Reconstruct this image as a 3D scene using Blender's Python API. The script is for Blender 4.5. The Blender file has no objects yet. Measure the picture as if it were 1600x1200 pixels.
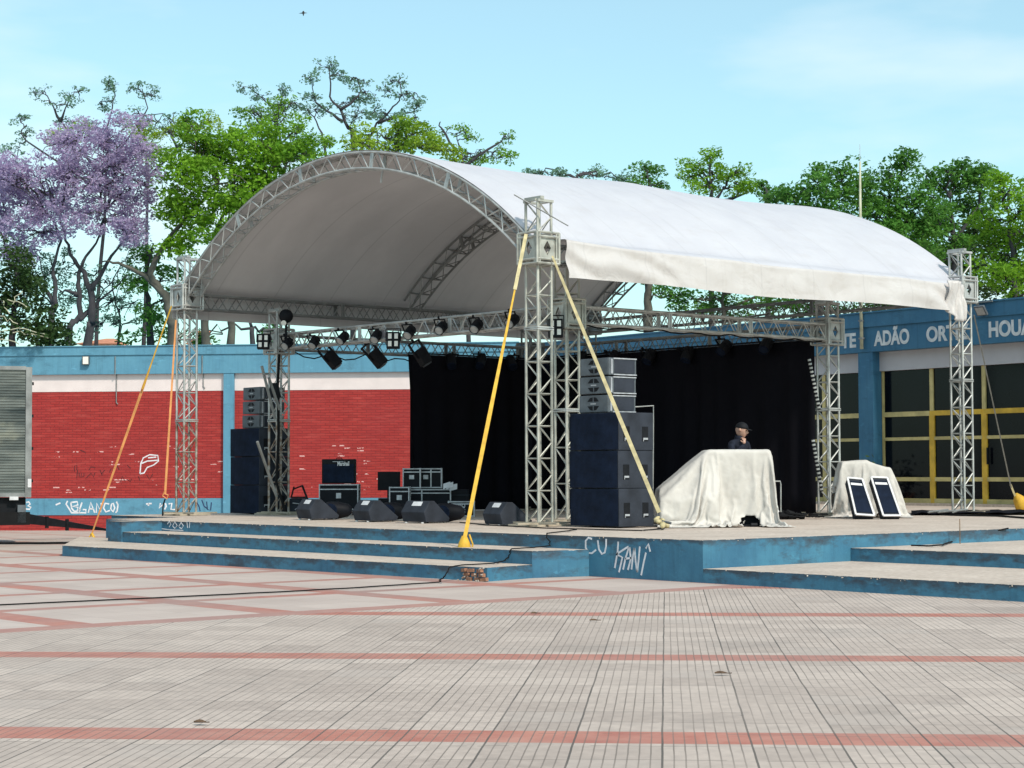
import bpy, bmesh, math, random
import numpy as np
from mathutils import Vector, Matrix
R = math.radians
random.seed(7); rng = np.random.default_rng(7)
SC = bpy.context.scene
COL = SC.collection
# ---------------------------------------------------------------- camera
F_PX = 2954.0; PITCH = 0.0459; ROLL = -0.0032; YAW = 0.8664
EYE = Vector((-20.048, -22.917, 1.43))
FW = Vector((math.cos(YAW)*math.cos(PITCH), math.sin(YAW)*math.cos(PITCH), math.sin(PITCH)))
_r = Vector((math.sin(YAW), -math.cos(YAW), 0)); _u = _r.cross(FW)
RT = math.cos(ROLL)*_r + math.sin(ROLL)*_u
UP = -math.sin(ROLL)*_r + math.cos(ROLL)*_u
cd = bpy.data.cameras.new("camera"); co = bpy.data.objects.new("camera", cd); COL.objects.link(co)
cd.sensor_width = 36; cd.lens = F_PX/1600*36; cd.clip_end = 3000; cd.clip_start = .1
m3 = Matrix((RT, UP, -FW)).transposed()
co.matrix_world = Matrix.Translation(EYE) @ m3.to_4x4()
SC.camera = co
# ---------------------------------------------------------------- world, sun, exposure
SUN_AZ = Vector((-0.12, -1.0)).normalized(); SUN_EL = R(44)
SUN_STR, SKY_STR, EXPO = 2.75, 0.113, 0.42
w = bpy.data.worlds.new("World"); SC.world = w; w.use_nodes = True
nt = w.node_tree; nt.nodes.clear()
out = nt.nodes.new('ShaderNodeOutputWorld'); bg = nt.nodes.new('ShaderNodeBackground')
sky = nt.nodes.new('ShaderNodeTexSky'); sky.sky_type = 'NISHITA'; sky.sun_disc = False
sky.sun_elevation = SUN_EL
sky.sun_rotation = math.atan2(SUN_AZ.x, SUN_AZ.y)
sky.dust_density = 1.0; sky.ozone_density = 1.0
tc = nt.nodes.new('ShaderNodeTexCoord'); mp = nt.nodes.new('ShaderNodeMapping')
mp.inputs['Scale'].default_value = (1.6, 1.6, 6.0); mp.inputs['Rotation'].default_value = (0.05, 0.1, 0.6)
nz = nt.nodes.new('ShaderNodeTexNoise'); nz.inputs['Scale'].default_value = 1.9; nz.inputs['Detail'].default_value = 6; nz.inputs['Roughness'].default_value = .5
rp = nt.nodes.new('ShaderNodeValToRGB'); rp.color_ramp.elements[0].position = .46; rp.color_ramp.elements[1].position = .72
rp.color_ramp.elements[0].color = (.22, .22, .22, 1); rp.color_ramp.elements[1].color = (.85, .85, .85, 1)
tint = nt.nodes.new('ShaderNodeMix'); tint.data_type = 'RGBA'; tint.blend_type = 'MULTIPLY'; tint.inputs[0].default_value = 1
tint.inputs[7].default_value = (.90, 1.31, 1.19, 1)
mx = nt.nodes.new('ShaderNodeMix'); mx.data_type = 'RGBA'
mx.inputs[7].default_value = (6.6, 7.3, 7.4, 1)
L = nt.links
L.new(tc.outputs['Generated'], mp.inputs[0]); L.new(mp.outputs[0], nz.inputs['Vector']); L.new(nz.outputs[0], rp.inputs[0])
L.new(sky.outputs[0], tint.inputs[6]); L.new(tint.outputs[2], mx.inputs[6]); L.new(rp.outputs[0], mx.inputs[0])
L.new(mx.outputs[2], bg.inputs[0]); L.new(bg.outputs[0], out.inputs[0]); bg.inputs[1].default_value = SKY_STR
sl = bpy.data.lights.new("sun", 'SUN'); so = bpy.data.objects.new("sun", sl); COL.objects.link(so)
sl.energy = SUN_STR; sl.angle = R(6); sl.color = (1, .90, .78)
sv = Vector((SUN_AZ.x*math.cos(SUN_EL), SUN_AZ.y*math.cos(SUN_EL), math.sin(SUN_EL)))
so.rotation_euler = sv.to_track_quat('Z', 'Y').to_euler(); so.location = (0, 0, 40)
SC.view_settings.view_transform = 'Standard'; SC.view_settings.look = 'None'
SC.view_settings.exposure = EXPO; SC.view_settings.gamma = 1
SC.cycles.max_bounces = 6; SC.cycles.transparent_max_bounces = 8
# ---------------------------------------------------------------- helpers
def at(px, py, Z):                       # a point seen at pixel px,py (1600 wide) at depth Z metres
    return EYE + (FW + RT*((px-800)/F_PX) - UP*((py-600)/F_PX))*Z
def V(*a): return Vector(a)
class MB:
    def __init__(s): s.v = []; s.f = []; s.m = []
    def add(s, vs, fs, mi=0):
        n = len(s.v); s.v += [tuple(v) for v in vs]; s.f += [tuple(n+i for i in f) for f in fs]; s.m += [mi]*len(fs); return s
    def box(s, a, b, mi=0, M=None):
        x0, y0, z0 = a; x1, y1, z1 = b
        vs = [V(x, y, z) for z in (z0, z1) for y in (y0, y1) for x in (x0, x1)]
        if M is not None: vs = [M @ v for v in vs]
        return s.add(vs, [(0, 2, 3, 1), (4, 5, 7, 6), (0, 1, 5, 4), (2, 6, 7, 3), (0, 4, 6, 2), (1, 3, 7, 5)], mi)
    def bar(s, p, q, w, h=None, up=V(0, 0, 1), mi=0):
        p = V(*p); q = V(*q); d = (q-p); l = d.length
        if l < 1e-6: return s
        d.normalize(); h = h or w
        a = d.cross(up)
        if a.length < 1e-3: a = d.cross(V(1, 0, 0))
        a.normalize(); b = a.cross(d)
        vs = [c + a*(i*w/2) + b*(j*h/2) for c in (p, q) for i, j in ((-1, -1), (1, -1), (1, 1), (-1, 1))]
        return s.add(vs, [(3, 2, 1, 0), (4, 5, 6, 7), (0, 1, 5, 4), (1, 2, 6, 5), (2, 3, 7, 6), (3, 0, 4, 7)], mi)
    def tube(s, pts, rad, n=6, mi=0, cap=True):
        pts = [V(*p) for p in pts]
        rs = rad if isinstance(rad, (list, tuple)) else [rad]*len(pts)
        base = len(s.v); ref = None
        for i, p in enumerate(pts):
            d = (pts[min(i+1, len(pts)-1)] - pts[max(i-1, 0)])
            if d.length < 1e-9: d = V(0, 0, 1)
            d.normalize()
            if ref is None:
                ref = d.cross(V(0, 0, 1))
                if ref.length < .1: ref = d.cross(V(1, 0, 0))
            a = (ref - d*ref.dot(d))
            if a.length < 1e-6: a = d.orthogonal()
            a.normalize(); ref = a; b = d.cross(a)
            for k in range(n):
                t = 2*math.pi*k/n
                s.v.append(tuple(p + (a*math.cos(t) + b*math.sin(t))*rs[i]))
        for i in range(len(pts)-1):
            for k in range(n):
                k2 = (k+1) % n
                s.f.append((base+i*n+k, base+i*n+k2, base+(i+1)*n+k2, base+(i+1)*n+k)); s.m.append(mi)
        if cap:
            s.f.append(tuple(base+n-1-k for k in range(n))); s.m.append(mi)
            s.f.append(tuple(base+(len(pts)-1)*n+k for k in range(n))); s.m.append(mi)
        return s
    def prism(s, poly, h, M=None, mi=0):         # polygon in local xy extruded along z 0..h
        n = len(poly)
        vs = [V(x, y, 0) for x, y in poly] + [V(x, y, h) for x, y in poly]
        if M is not None: vs = [M @ v for v in vs]
        fs = [tuple(range(n-1, -1, -1)), tuple(range(n, 2*n))] + [(i, (i+1) % n, n+(i+1) % n, n+i) for i in range(n)]
        return s.add(vs, fs, mi)
    def grid(s, P, mi=0):                        # P[i][j] points
        ni = len(P); nj = len(P[0]); vs = [p for r in P for p in r]
        return s.add(vs, [(i*nj+j, i*nj+j+1, (i+1)*nj+j+1, (i+1)*nj+j) for i in range(ni-1) for j in range(nj-1)], mi)
    def build(s, name, mats, parent=None, world=True, smooth=False, bevel=0, recalc=False, origin=None):
        me = bpy.data.meshes.new(name); off = V(0, 0, 0)
        if parent is not None and world:
            o = parent
            while o is not None: off = off + o.location; o = o.parent
        if origin is not None: off = V(*origin)
        me.from_pydata([tuple(V(*v)-off) for v in s.v], [], s.f)
        if not isinstance(mats, (list, tuple)): mats = [mats]
        for m in mats: me.materials.append(m)
        if len(mats) > 1: me.polygons.foreach_set('material_index', s.m)
        if smooth: me.polygons.foreach_set('use_smooth', [True]*len(s.f))
        me.update()
        if recalc:
            bm = bmesh.new(); bm.from_mesh(me); bmesh.ops.recalc_face_normals(bm, faces=bm.faces); bm.to_mesh(me); bm.free()
        o = bpy.data.objects.new(name, me); COL.objects.link(o)
        if origin is not None: o.location = origin
        if parent is not None: o.parent = parent
        if bevel:
            b = o.modifiers.new('bevel', 'BEVEL'); b.width = bevel; b.segments = 2; b.limit_method = 'ANGLE'
        return o
def tag(o, label=None, cat=None, group=None, kind=None):
    if label: o['label'] = label
    if cat: o['category'] = cat
    if group: o['group'] = group
    if kind: o['kind'] = kind
    return o
def thing(name, label, cat, loc=(0, 0, 0), rotz=0, group=None):
    o = bpy.data.objects.new(name, None); COL.objects.link(o); o.empty_display_size = .2
    o.location = loc; o.rotation_euler = (0, 0, rotz)
    return tag(o, label, cat, group)
def kids(o): return [c for c in bpy.data.objects if c.parent == o]
def copy_tree(o, parent=None):
    c = o.copy(); COL.objects.link(c)
    if parent is not None: c.parent = parent
    for ch in kids(o): copy_tree(ch, c)
    return c
def placed(proto, used, loc, rot, label, group=None):
    o = proto if not used else copy_tree(proto)
    o.location = loc; o.rotation_euler = rot if isinstance(rot, tuple) else (0, 0, rot)
    tag(o, label, None, group); return o
# ---------------------------------------------------------------- materials
class NT:
    def __init__(s, name):
        s.mat = bpy.data.materials.new(name); s.mat.use_nodes = True; s.t = s.mat.node_tree
        s.b = s.t.nodes['Principled BSDF']; s.o = s.t.nodes['Material Output']; s._tc = None
    def n(s, typ, **kw):
        x = s.t.nodes.new(typ)
        for k, v in kw.items(): setattr(x, k, v)
        return x
    def set(s, sock, v):
        if isinstance(v, bpy.types.NodeSocket): s.t.links.new(v, sock)
        elif isinstance(v, (tuple, list)) and len(v) == 3 and sock.type == 'RGBA': sock.default_value = (*v, 1)
        else: sock.default_value = v
    def m(s, op, a, b=0.0, c=0.0):
        x = s.n('ShaderNodeMath', operation=op); s.set(x.inputs[0], a); s.set(x.inputs[1], b); s.set(x.inputs[2], c); return x.outputs[0]
    def co(s, which='Object'):
        if not s._tc: s._tc = s.n('ShaderNodeTexCoord')
        return s._tc.outputs[which]
    def map(s, vec, scale=(1, 1, 1), rot=(0, 0, 0), loc=(0, 0, 0)):
        x = s.n('ShaderNodeMapping'); s.set(x.inputs[0], vec); x.inputs['Scale'].default_value = scale; x.inputs['Rotation'].default_value = rot; x.inputs['Location'].default_value = loc
        return x.outputs[0]
    def xyz(s, vec):
        x = s.n('ShaderNodeSeparateXYZ'); s.set(x.inputs[0], vec); return x.outputs
    def comb(s, a, b, c):
        x = s.n('ShaderNodeCombineXYZ'); s.set(x.inputs[0], a); s.set(x.inputs[1], b); s.set(x.inputs[2], c); return x.outputs[0]
    def noise(s, vec, scale, detail=4, rough=.55, dist=0):
        x = s.n('ShaderNodeTexNoise'); s.set(x.inputs['Vector'], vec); x.inputs['Scale'].default_value = scale
        x.inputs['Detail'].default_value = detail; x.inputs['Roughness'].default_value = rough; x.inputs['Distortion'].default_value = dist
        return x.outputs[0]
    def ramp(s, v, p0, p1, c0=(0, 0, 0), c1=(1, 1, 1)):
        x = s.n('ShaderNodeValToRGB'); s.set(x.inputs[0], v); e = x.color_ramp.elements
        e[0].position = p0; e[1].position = p1; e[0].color = (*c0, 1); e[1].color = (*c1, 1); return x.outputs[0]
    def mix(s, f, a, b, mode='MIX'):
        x = s.n('ShaderNodeMix', data_type='RGBA', blend_type=mode); s.set(x.inputs[0], f); s.set(x.inputs[6], a); s.set(x.inputs[7], b); return x.outputs[2]
    def bump(s, h, strength=.3, dist=.01):
        x = s.n('ShaderNodeBump'); x.inputs['Strength'].default_value = strength; x.inputs['Distance'].default_value = dist
        s.set(x.inputs['Height'], h); s.t.links.new(x.outputs[0], s.b.inputs['Normal'])
    def fin(s, col, rough=.7, metal=0, spec=None):
        s.set(s.b.inputs['Base Color'], col); s.set(s.b.inputs['Roughness'], rough); s.set(s.b.inputs['Metallic'], metal)
        if spec is not None: s.b.inputs['Specular IOR Level'].default_value = spec
        return s.mat
def simple(name, col, rough=.6, metal=0, var=.25, scale=6, bump=0, spec=None):
    t = NT(name); n = t.noise(t.co(), scale, 5)
    a = tuple(c*(1-var) for c in col); b = tuple(min(1, c*(1+var)) for c in col)
    c = t.ramp(n, .3, .7, a, b)
    if bump: t.bump(t.noise(t.co(), scale*8, 3), bump, .01)
    return t.fin(c, rough, metal, spec)
M = {}
M['alu'] = simple('weathered_aluminium', (.42, .43, .42), .5, .35, .3, 5)
M['alu_warm'] = simple('old_aluminium', (.40, .40, .36), .55, .3, .35, 4)
M['alu_dull'] = simple('dull_aluminium', (.22, .23, .23), .6, .3, .3, 4)
M['rusty'] = simple('rusty_steel', (.22, .15, .10), .8, .1, .6, 5)
M['black'] = simple('black_paint', (.008, .009, .012), .65, 0, .3, 8, 0, .18)
M['cab'] = simple('textured_black_cabinet', (.026, .031, .043), .75, 0, .35, 3, .25, .25)
M['grille'] = simple('speaker_grille', (.007, .013, .030), .85, 0, .35, 5, .3, .15)
M['cabgrey'] = simple('worn_grey_cabinet', (.085, .10, .115), .6, 0, .3, 6)
M['steel'] = simple('bright_steel', (.55, .55, .55), .4, .6, .2, 10)
M['trim'] = simple('case_aluminium_trim', (.42, .43, .46), .5, .3, .25, 12)
M['case'] = simple('black_case_laminate', (.007, .008, .012), .6, 0, .3, 4, 0, .15)
M['rubber'] = simple('rubber', (.010, .010, .011), .85, 0, .2, 6, 0, .15)
M['yellow'] = simple('yellow_webbing', (.58, .34, .03), .7, 0, .2, 9)
M['paleweb'] = simple('faded_webbing', (.48, .41, .23), .75, 0, .25, 9)
M['orange'] = simple('orange_webbing', (.62, .27, .09), .7, 0, .25, 5)
M['greyrope'] = simple('grey_rope', (.25, .24, .22), .8, 0, .2, 9)
M['gold'] = simple('yellow_painted_frame', (.64, .40, .04), .55, 0, .25, 3)
M['palegold'] = simple('faded_yellow_frame', (.56, .46, .20), .6, 0, .25, 3)
M['glass'] = simple('dark_window_glass', (.004, .005, .008), .10, 0, .3, 1.2, 0, .16)
M['whitepaint'] = simple('white_sprayed_paint', (.68, .68, .72), .8, 0, .2, 9)
M['darkpaint'] = simple('dark_sprayed_paint', (.09, .012, .015), .8, 0, .3, 9)
M['navypaint'] = simple('navy_sprayed_paint', (.015, .03, .10), .8, 0, .3, 9)
M['letter'] = simple('white_lettering', (.62, .64, .66), .7, 0, .25, 5)
M['sticker'] = simple('white_sticker', (.6, .6, .62), .5, 0, .1, 9)
M['lens'] = simple('pale_lamp_lens', (.35, .36, .36), .2, 0, .2, 9)
M['lamp'] = simple('white_lamp_glass', (.8, .78, .72), .25, 0, .05, 9)
M['bluegrey'] = simple('blue_grey_panel', (.06, .085, .11), .5, 0, .3, 9)
M['wood'] = simple('raw_wood', (.38, .33, .26), .8, 0, .2, 9)
M['skin'] = simple('skin', (.46, .27, .20), .5, 0, .1, 9)
M['jacket'] = simple('dark_jacket', (.012, .015, .026), .85, 0, .4, 14, .3, .2)
M['trousers'] = simple('dark_trousers', (.02, .02, .025), .8)
M['clay'] = simple('clay_tiles', (.50, .20, .11), .8, 0, .25, 3)
M['creamwall'] = simple('cream_plaster', (.5, .45, .38), .8)
M['bird'] = simple('dark_feathers', (.03, .03, .03), .8)
M['brickraw'] = simple('exposed_brick', (.32, .16, .10), .9, 0, .4, 20, .5)
M['rubble'] = simple('mortar_rubble', (.45, .40, .35), .9, 0, .3, 20, .5)
M['dryleaf'] = simple('dry_leaf_brown', (.10, .06, .035), .8, 0, .4, 20)
M['bark'] = simple('bark', (.045, .043, .050), .9, 0, .4, 3, .5)
M['barkpale'] = simple('pale_bark', (.085, .08, .065), .9, 0, .4, 3, .5)
M['stalk'] = simple('pale_cane_stalk', (.45, .45, .33), .8)
def drape_black():
    t = NT('black_stage_drape'); x = t.xyz(t.co())
    c = t.mix(t.noise(t.co(), 1.2, 3), (.0035, .0035, .006), (.008, .008, .012)); return t.fin(c, .95, 0, .1)
M['drape'] = drape_black()
def pvc(name, c0, c1, dirt, bump, bs, inner_tone):
    t = NT(name); n = t.noise(t.co(), 1.3, 5); s2 = t.noise(t.map(t.co(), (1, .3, 3)), 2.0, 4, .6)
    c = t.ramp(n, .3, .75, c0, c1)
    c = t.mix(t.m('MULTIPLY', t.ramp(s2, .52, .8), .5), c, dirt)
    dirt_d = tuple(k*.72 for k in dirt)
    g = t.n('ShaderNodeNewGeometry')
    sx = t.xyz(t.co())[0]; fs = t.m('ABSOLUTE', t.m('SUBTRACT', t.m('FRACT', t.m('DIVIDE', sx, 1.42)), .5)); seam = t.m('LESS_THAN', fs, .012)
    c = t.mix(t.m('MULTIPLY', seam, .16), c, (.30, .29, .29))
    drip = t.noise(t.map(t.co(), (5, .45, .45)), 1.0, 5, .6); c = t.mix(t.m('MULTIPLY', t.ramp(drip, .56, .74), .22), c, dirt_d)
    st = t.ramp(t.noise(t.map(t.co(), (1.2, .5, .5)), .8, 5, .6), .35, .7, tuple(k*.82 for k in inner_tone), inner_tone)
    st = t.mix(t.m('MULTIPLY', seam, .22), st, (.15, .15, .15))
    c = t.mix(g.outputs['Backfacing'], c, st)  # separate back-face tone sets how dark the shaded inside of the canvas looks
    t.set(t.b.inputs['Base Color'], c); t.b.inputs['Roughness'].default_value = .5
    t.bump(t.noise(t.map(t.co(), (1, 3, 1)), bs, 4, .5, 1.0), bump, .12)
    tr = t.n('ShaderNodeBsdfTranslucent'); t.set(tr.inputs[0], (.78, .76, .76))
    ms = t.n('ShaderNodeMixShader'); ms.inputs[0].default_value = .03
    t.t.links.new(t.b.outputs[0], ms.inputs[1]); t.t.links.new(tr.outputs[0], ms.inputs[2]); t.t.links.new(ms.outputs[0], t.o.inputs[0])
    return t.mat
M['pvc2'] = pvc('creased_valance_canvas', (.51, .48, .47), (.57, .545, .54), (.44, .40, .365), .40, 1.5, (.45, .44, .43))
M['pvc'] = pvc('white_pvc_canvas', (.49, .485, .53), (.55, .545, .585), (.46, .44, .455), .12, .8, (.60, .59, .60))
def tarp():
    t = NT('off_white_tarpaulin'); n = t.noise(t.co(), 3, 5)
    c = t.ramp(n, .3, .75, (.47, .44, .41), (.60, .57, .535))
    t.bump(t.noise(t.co(), 9, 4, .5, 1.0), .25, .02); return t.fin(c, .62)
M['tarp'] = tarp()
def concrete(name, c0, c1, crack=True):
    t = NT(name); n = t.noise(t.co(), 1.1, 8, .65); n2 = t.noise(t.co(), 14, 5)
    c = t.ramp(n, .3, .7, c0, c1); c = t.mix(.25, c, t.ramp(n2, .35, .65, (.25, .22, .2), (.8, .75, .7)))
    st = t.ramp(t.noise(t.map(t.co(), (.5, 1.5, 1)), .9, 6, .7), .58, .72)
    c = t.mix(t.m('MULTIPLY', st, .35), c, (.22, .19, .17))
    t.bump(n2, .25, .01); return t.fin(c, .85)
M['cement'] = concrete('worn_cement', (.37, .285, .225), (.56, .455, .375))
def bluepaint(name, base, light, grime, gpos=.55, zdirt=True):
    t = NT(name); x, y, z = t.xyz(t.co())
    c = t.ramp(t.noise(t.co(), 1.3, 6, .6), .3, .72, base, light)
    streak = t.noise(t.map(t.co(), (9, 9, .7)), 1.0, 4, .6)
    c = t.mix(t.m('MULTIPLY', t.ramp(streak, .5, .75), .35), c, tuple(k*.5 for k in base))
    blot = t.noise(t.map(t.co(), (.7, .7, 1.6)), 1.5, 8, .72)
    c = t.mix(t.m('MULTIPLY', t.ramp(blot, .54, .66), .75 if zdirt else .35), c, grime if zdirt else tuple(k*.35 for k in base))
    pale = t.noise(t.map(t.co(), (1, 1, 2)), 3.1, 6, .7); c = t.mix(t.m('MULTIPLY', t.ramp(pale, .60, .70), .35), c, tuple(min(1, k*1.7) for k in light))
    if zdirt:     # old grime and scuffed paint under the top edge (object origin sits at the top)
        hi = t.m('ADD', t.m('MULTIPLY', z, 4.5), 1.0)
        g = t.m('ADD', t.m('MULTIPLY', hi, .35), t.noise(t.map(t.co(), (1, 1, 2.5)), 2.6, 7, .7))
        c = t.mix(t.m('MULTIPLY', t.ramp(g, gpos+.12, gpos+.32), .85), c, grime)
        ch = t.m('ADD', t.m('MULTIPLY', z, 14), t.noise(t.co(), 6, 6, .7))
        c = t.mix(t.ramp(ch, .50, .56), c, (.50, .45, .40))
        sp = t.ramp(t.noise(t.co(), 11, 6, .75), .68, .72)
        c = t.mix(t.m('MULTIPLY', sp, .7), c, (.06, .07, .08))
    t.bump(t.noise(t.co(), 9, 6), .3, .02)
    return t.fin(c, .7)
M['bluestage'] = bluepaint('worn_blue_paint', (.026, .115, .205), (.060, .215, .32), (.035, .042, .055))
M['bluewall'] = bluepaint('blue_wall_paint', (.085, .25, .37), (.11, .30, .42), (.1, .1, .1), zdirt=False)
M['bluewing'] = bluepaint('blue_wall_paint_in_shade', (.025, .125, .235), (.05, .175, .29), (.05, .06, .08), zdirt=False)  # same blue paint, darkened in the colour for the wing facing off the sun
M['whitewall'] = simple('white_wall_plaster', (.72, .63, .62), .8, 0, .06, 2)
M['whitewing'] = simple('white_wall_plaster_in_shade', (.50, .49, .52), .8, 0, .06, 2)  # the white plaster again, greyed for the wing that lies in shade
def brick():
    t = NT('red_painted_brick'); x, y, z = t.xyz(t.co())
    v = t.comb(x, z, 0)
    b = t.n('ShaderNodeTexBrick'); t.set(b.inputs['Vector'], v); b.inputs['Scale'].default_value = 1
    b.inputs['Brick Width'].default_value = .30; b.inputs['Row Height'].default_value = .083; b.inputs['Mortar Size'].default_value = .011; b.inputs['Mortar Smooth'].default_value = .3
    b.inputs['Color1'].default_value = (.37, .024, .020, 1); b.inputs['Color2'].default_value = (.30, .017, .015, 1); b.inputs['Mortar'].default_value = (.20, .013, .014, 1)
    c = b.outputs[0]
    c = t.mix(t.m('MULTIPLY', t.ramp(t.noise(t.map(v, (.8, 8, 1)), 1.6, 5, .6), .5, .7), .45), c, (.52, .085, .07))
    c = t.mix(t.m('MULTIPLY', t.ramp(t.noise(v, .5, 4), .45, .7), .35), c, (.28, .02, .025))
    # chipped bricks between knee and head height
    wn = t.n('ShaderNodeTexWhiteNoise'); 
    row = t.m('FLOOR', t.m('DIVIDE', z, .083)); colm = t.m('FLOOR', t.m('DIVIDE', t.m('ADD', x, t.m('MULTIPLY', t.m('MODULO', row, 2.0), .21)), .21))
    t.set(wn.inputs['Vector'], t.comb(colm, row, 0))
    zone = t.m('MULTIPLY', t.m('GREATER_THAN', z, .75), t.m('LESS_THAN', z, 2.3))
    cl = t.m('GREATER_THAN', t.noise(t.map(v, (.5, 1.4, 1)), 1.3, 3), .52)
    fr = t.m('FRACT', t.m('DIVIDE', z, .083)); mid = t.m('MULTIPLY', t.m('LESS_THAN', fr, .45), t.m('GREATER_THAN', t.noise(v, 9, 3), .48))
    chip = t.m('MULTIPLY', t.m('MULTIPLY', zone, cl), t.m('MULTIPLY', mid, t.m('GREATER_THAN', wn.outputs[0], .88)))
    c = t.mix(chip, c, (.72, .42, .40))
    h = t.m('ADD', t.m('MULTIPLY', b.outputs[1], -1.0), t.m('MULTIPLY', t.noise(v, 20, 3), .2))
    t.bump(h, .5, .02); return t.fin(c, .75)
M['brick'] = brick()
def truckskin():
    t = NT('dirty_ribbed_aluminium'); x, y, z = t.xyz(t.co())
    c = t.ramp(t.noise(t.map(t.co(), (.6, .6, 5)), 1.2, 6, .6), .32, .68, (.035, .05, .052), (.20, .22, .205))
    c = t.mix(t.m('MULTIPLY', t.ramp(t.noise(t.map(t.co(), (1, 1, 2)), .8, 4), .52, .72), .6), c, (.50, .49, .36))
    return t.fin(c, .5, .3)
M['truck'] = truckskin()
def paving():
    t = NT('plaza_tiles'); x, y, z = t.xyz(t.co())
    a = t.m('MULTIPLY', t.m('ADD', x, y), .70711); b = t.m('MULTIPLY', t.m('SUBTRACT', x, y), .70711)
    def line(v, off, per, wd):      # 1 within wd of k*per+off
        f = t.m('ABSOLUTE', t.m('SUBTRACT', t.m('FRACT', t.m('ADD', t.m('DIVIDE', t.m('SUBTRACT', v, off), per), .5)), .5))
        return t.m('LESS_THAN', f, wd/per)
    wob = t.m('MULTIPLY', t.m('SUBTRACT', t.noise(t.co(), 1.2, 3), .5), .014)
    bw = t.m('ADD', b, wob)
    P = .465; ci = t.m('FLOOR', t.m('DIVIDE', t.m('SUBTRACT', b, 2.93), P))
    wn0 = t.n('ShaderNodeTexWhiteNoise', noise_dimensions='1D'); t.set(wn0.inputs['W'], ci)
    a2 = t.m('ADD', a, t.m('MULTIPLY', wn0.outputs[0], .10)); ri = t.m('FLOOR', t.m('DIVIDE', a2, P))
    wn = t.n('ShaderNodeTexWhiteNoise'); t.set(wn.inputs['Vector'], t.comb(ci, ri, 0))
    # sub-blocks: some joints only
    tile = t.ramp(wn.outputs[0], 0.0, 1.0, (.345, .275, .235), (.59, .49, .425))
    big = t.ramp(t.noise(t.co(), .35, 5), .3, .7, (.345, .275, .238), (.54, .45, .395))
    tile = t.mix(.42, tile, big)
    fine = t.noise(t.co(), 9, 6, .65)
    tile = t.mix(.22, tile, t.ramp(fine, .35, .65, (.20, .155, .135), (.60, .51, .46)))
    st = t.ramp(t.noise(t.map(t.co(), (1, 1, 1)), .55, 6, .7), .56, .68)
    tile = t.mix(t.m('MULTIPLY', st, .30), tile, (.19, .165, .15))
    vo = t.n('ShaderNodeTexVoronoi'); t.set(vo.inputs['Vector'], t.co()); vo.inputs['Scale'].default_value = 1.7
    spot = t.m('MULTIPLY', t.m('LESS_THAN', vo.outputs['Distance'], .045), t.m('GREATER_THAN', t.noise(t.co(), .6, 2), .48)); tile = t.mix(t.m('MULTIPLY', spot, .55), tile, (.10, .085, .075))
    rep_ = t.m('GREATER_THAN', wn.outputs[0], .93); tile = t.mix(t.m('MULTIPLY', rep_, .30), tile, (.26, .22, .20))
    pink = t.ramp(t.noise(t.co(), 3.0, 6, .6), .3, .7, (.36, .115, .082), (.48, .215, .160))
    pink = t.mix(t.m('MULTIPLY', t.ramp(t.noise(t.co(), .5, 4), .4, .65), .45), pink, (.31, .185, .165))
    bandA = line(a, -20.15, 4.36, .225)
    regA = t.m('LESS_THAN', y, -6.85)
    colA = t.mix(bandA, tile, pink)
    groove = line(bw, 2.93, P/8, .0040); joint = line(bw, 2.93, P, .0060)
    rowj = t.m('MULTIPLY', line(a2, 0, P, .006), t.m('GREATER_THAN', t.noise(t.co(), 1.6, 5), .47))
    gfade = t.ramp(t.noise(t.co(), .7, 4), .30, .60, (.30, .30, .30), (.80, .80, .80))
    colA = t.mix(t.m('MULTIPLY', groove, gfade), colA, (.15, .12, .10))
    colA = t.mix(t.m('MULTIPLY', joint, t.ramp(t.noise(t.co(), .8, 4), .3, .6, (.3,)*3, (.8,)*3)), colA, (.07, .06, .05))
    colA = t.mix(t.m('MULTIPLY', rowj, .7), colA, (.12, .10, .085))
    # stage-side field: axis-aligned grid of pink bands
    bB = t.m('MAXIMUM', line(x, -7.05, 2.3, .21), line(y, -6.85, 2.3, .15))
    Q = .46
    wn2 = t.n('ShaderNodeTexWhiteNoise'); t.set(wn2.inputs['Vector'], t.comb(t.m('FLOOR', t.m('DIVIDE', x, Q)), t.m('FLOOR', t.m('DIVIDE', y, Q)), 3.0))
    tb = t.mix(.5, t.ramp(wn2.outputs[0], 0, 1, (.42, .335, .305), (.52, .43, .39)), big)
    pinkB = t.mix(t.m('MULTIPLY', t.ramp(t.noise(t.co(), .8, 4), .35, .65), .75), pink, (.30, .215, .195))
    colB = t.mix(bB, tb, pinkB)
    jb = t.m('MAXIMUM', line(x, 0, Q, .004), line(y, 0, Q, .004)); colB = t.mix(t.m('MULTIPLY', jb, .35), colB, (.14, .11, .10))
    col = t.mix(regA, colB, colA)
    edge = t.m('MULTIPLY', t.m('LESS_THAN', t.m('ABSOLUTE', t.m('ADD', y, 6.85)), .2), t.m('LESS_THAN', x, -2.6))
    col = t.mix(edge, col, t.mix(.45, pink, (.31, .235, .215)))
    lane = t.m('GREATER_THAN', y, 9.2); col = t.mix(t.m('MULTIPLY', lane, .5), col, (.40, .34, .29))
    h = t.m('ADD', t.m('MULTIPLY', t.m('MULTIPLY', t.m('MAXIMUM', groove, joint), regA), -1.0), t.m('MULTIPLY', fine, .4))
    t.bump(h, .35, .006)
    return t.fin(col, t.ramp(fine, .3, .7, (.62,)*3, (.85,)*3))
M['paving'] = paving()
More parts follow.
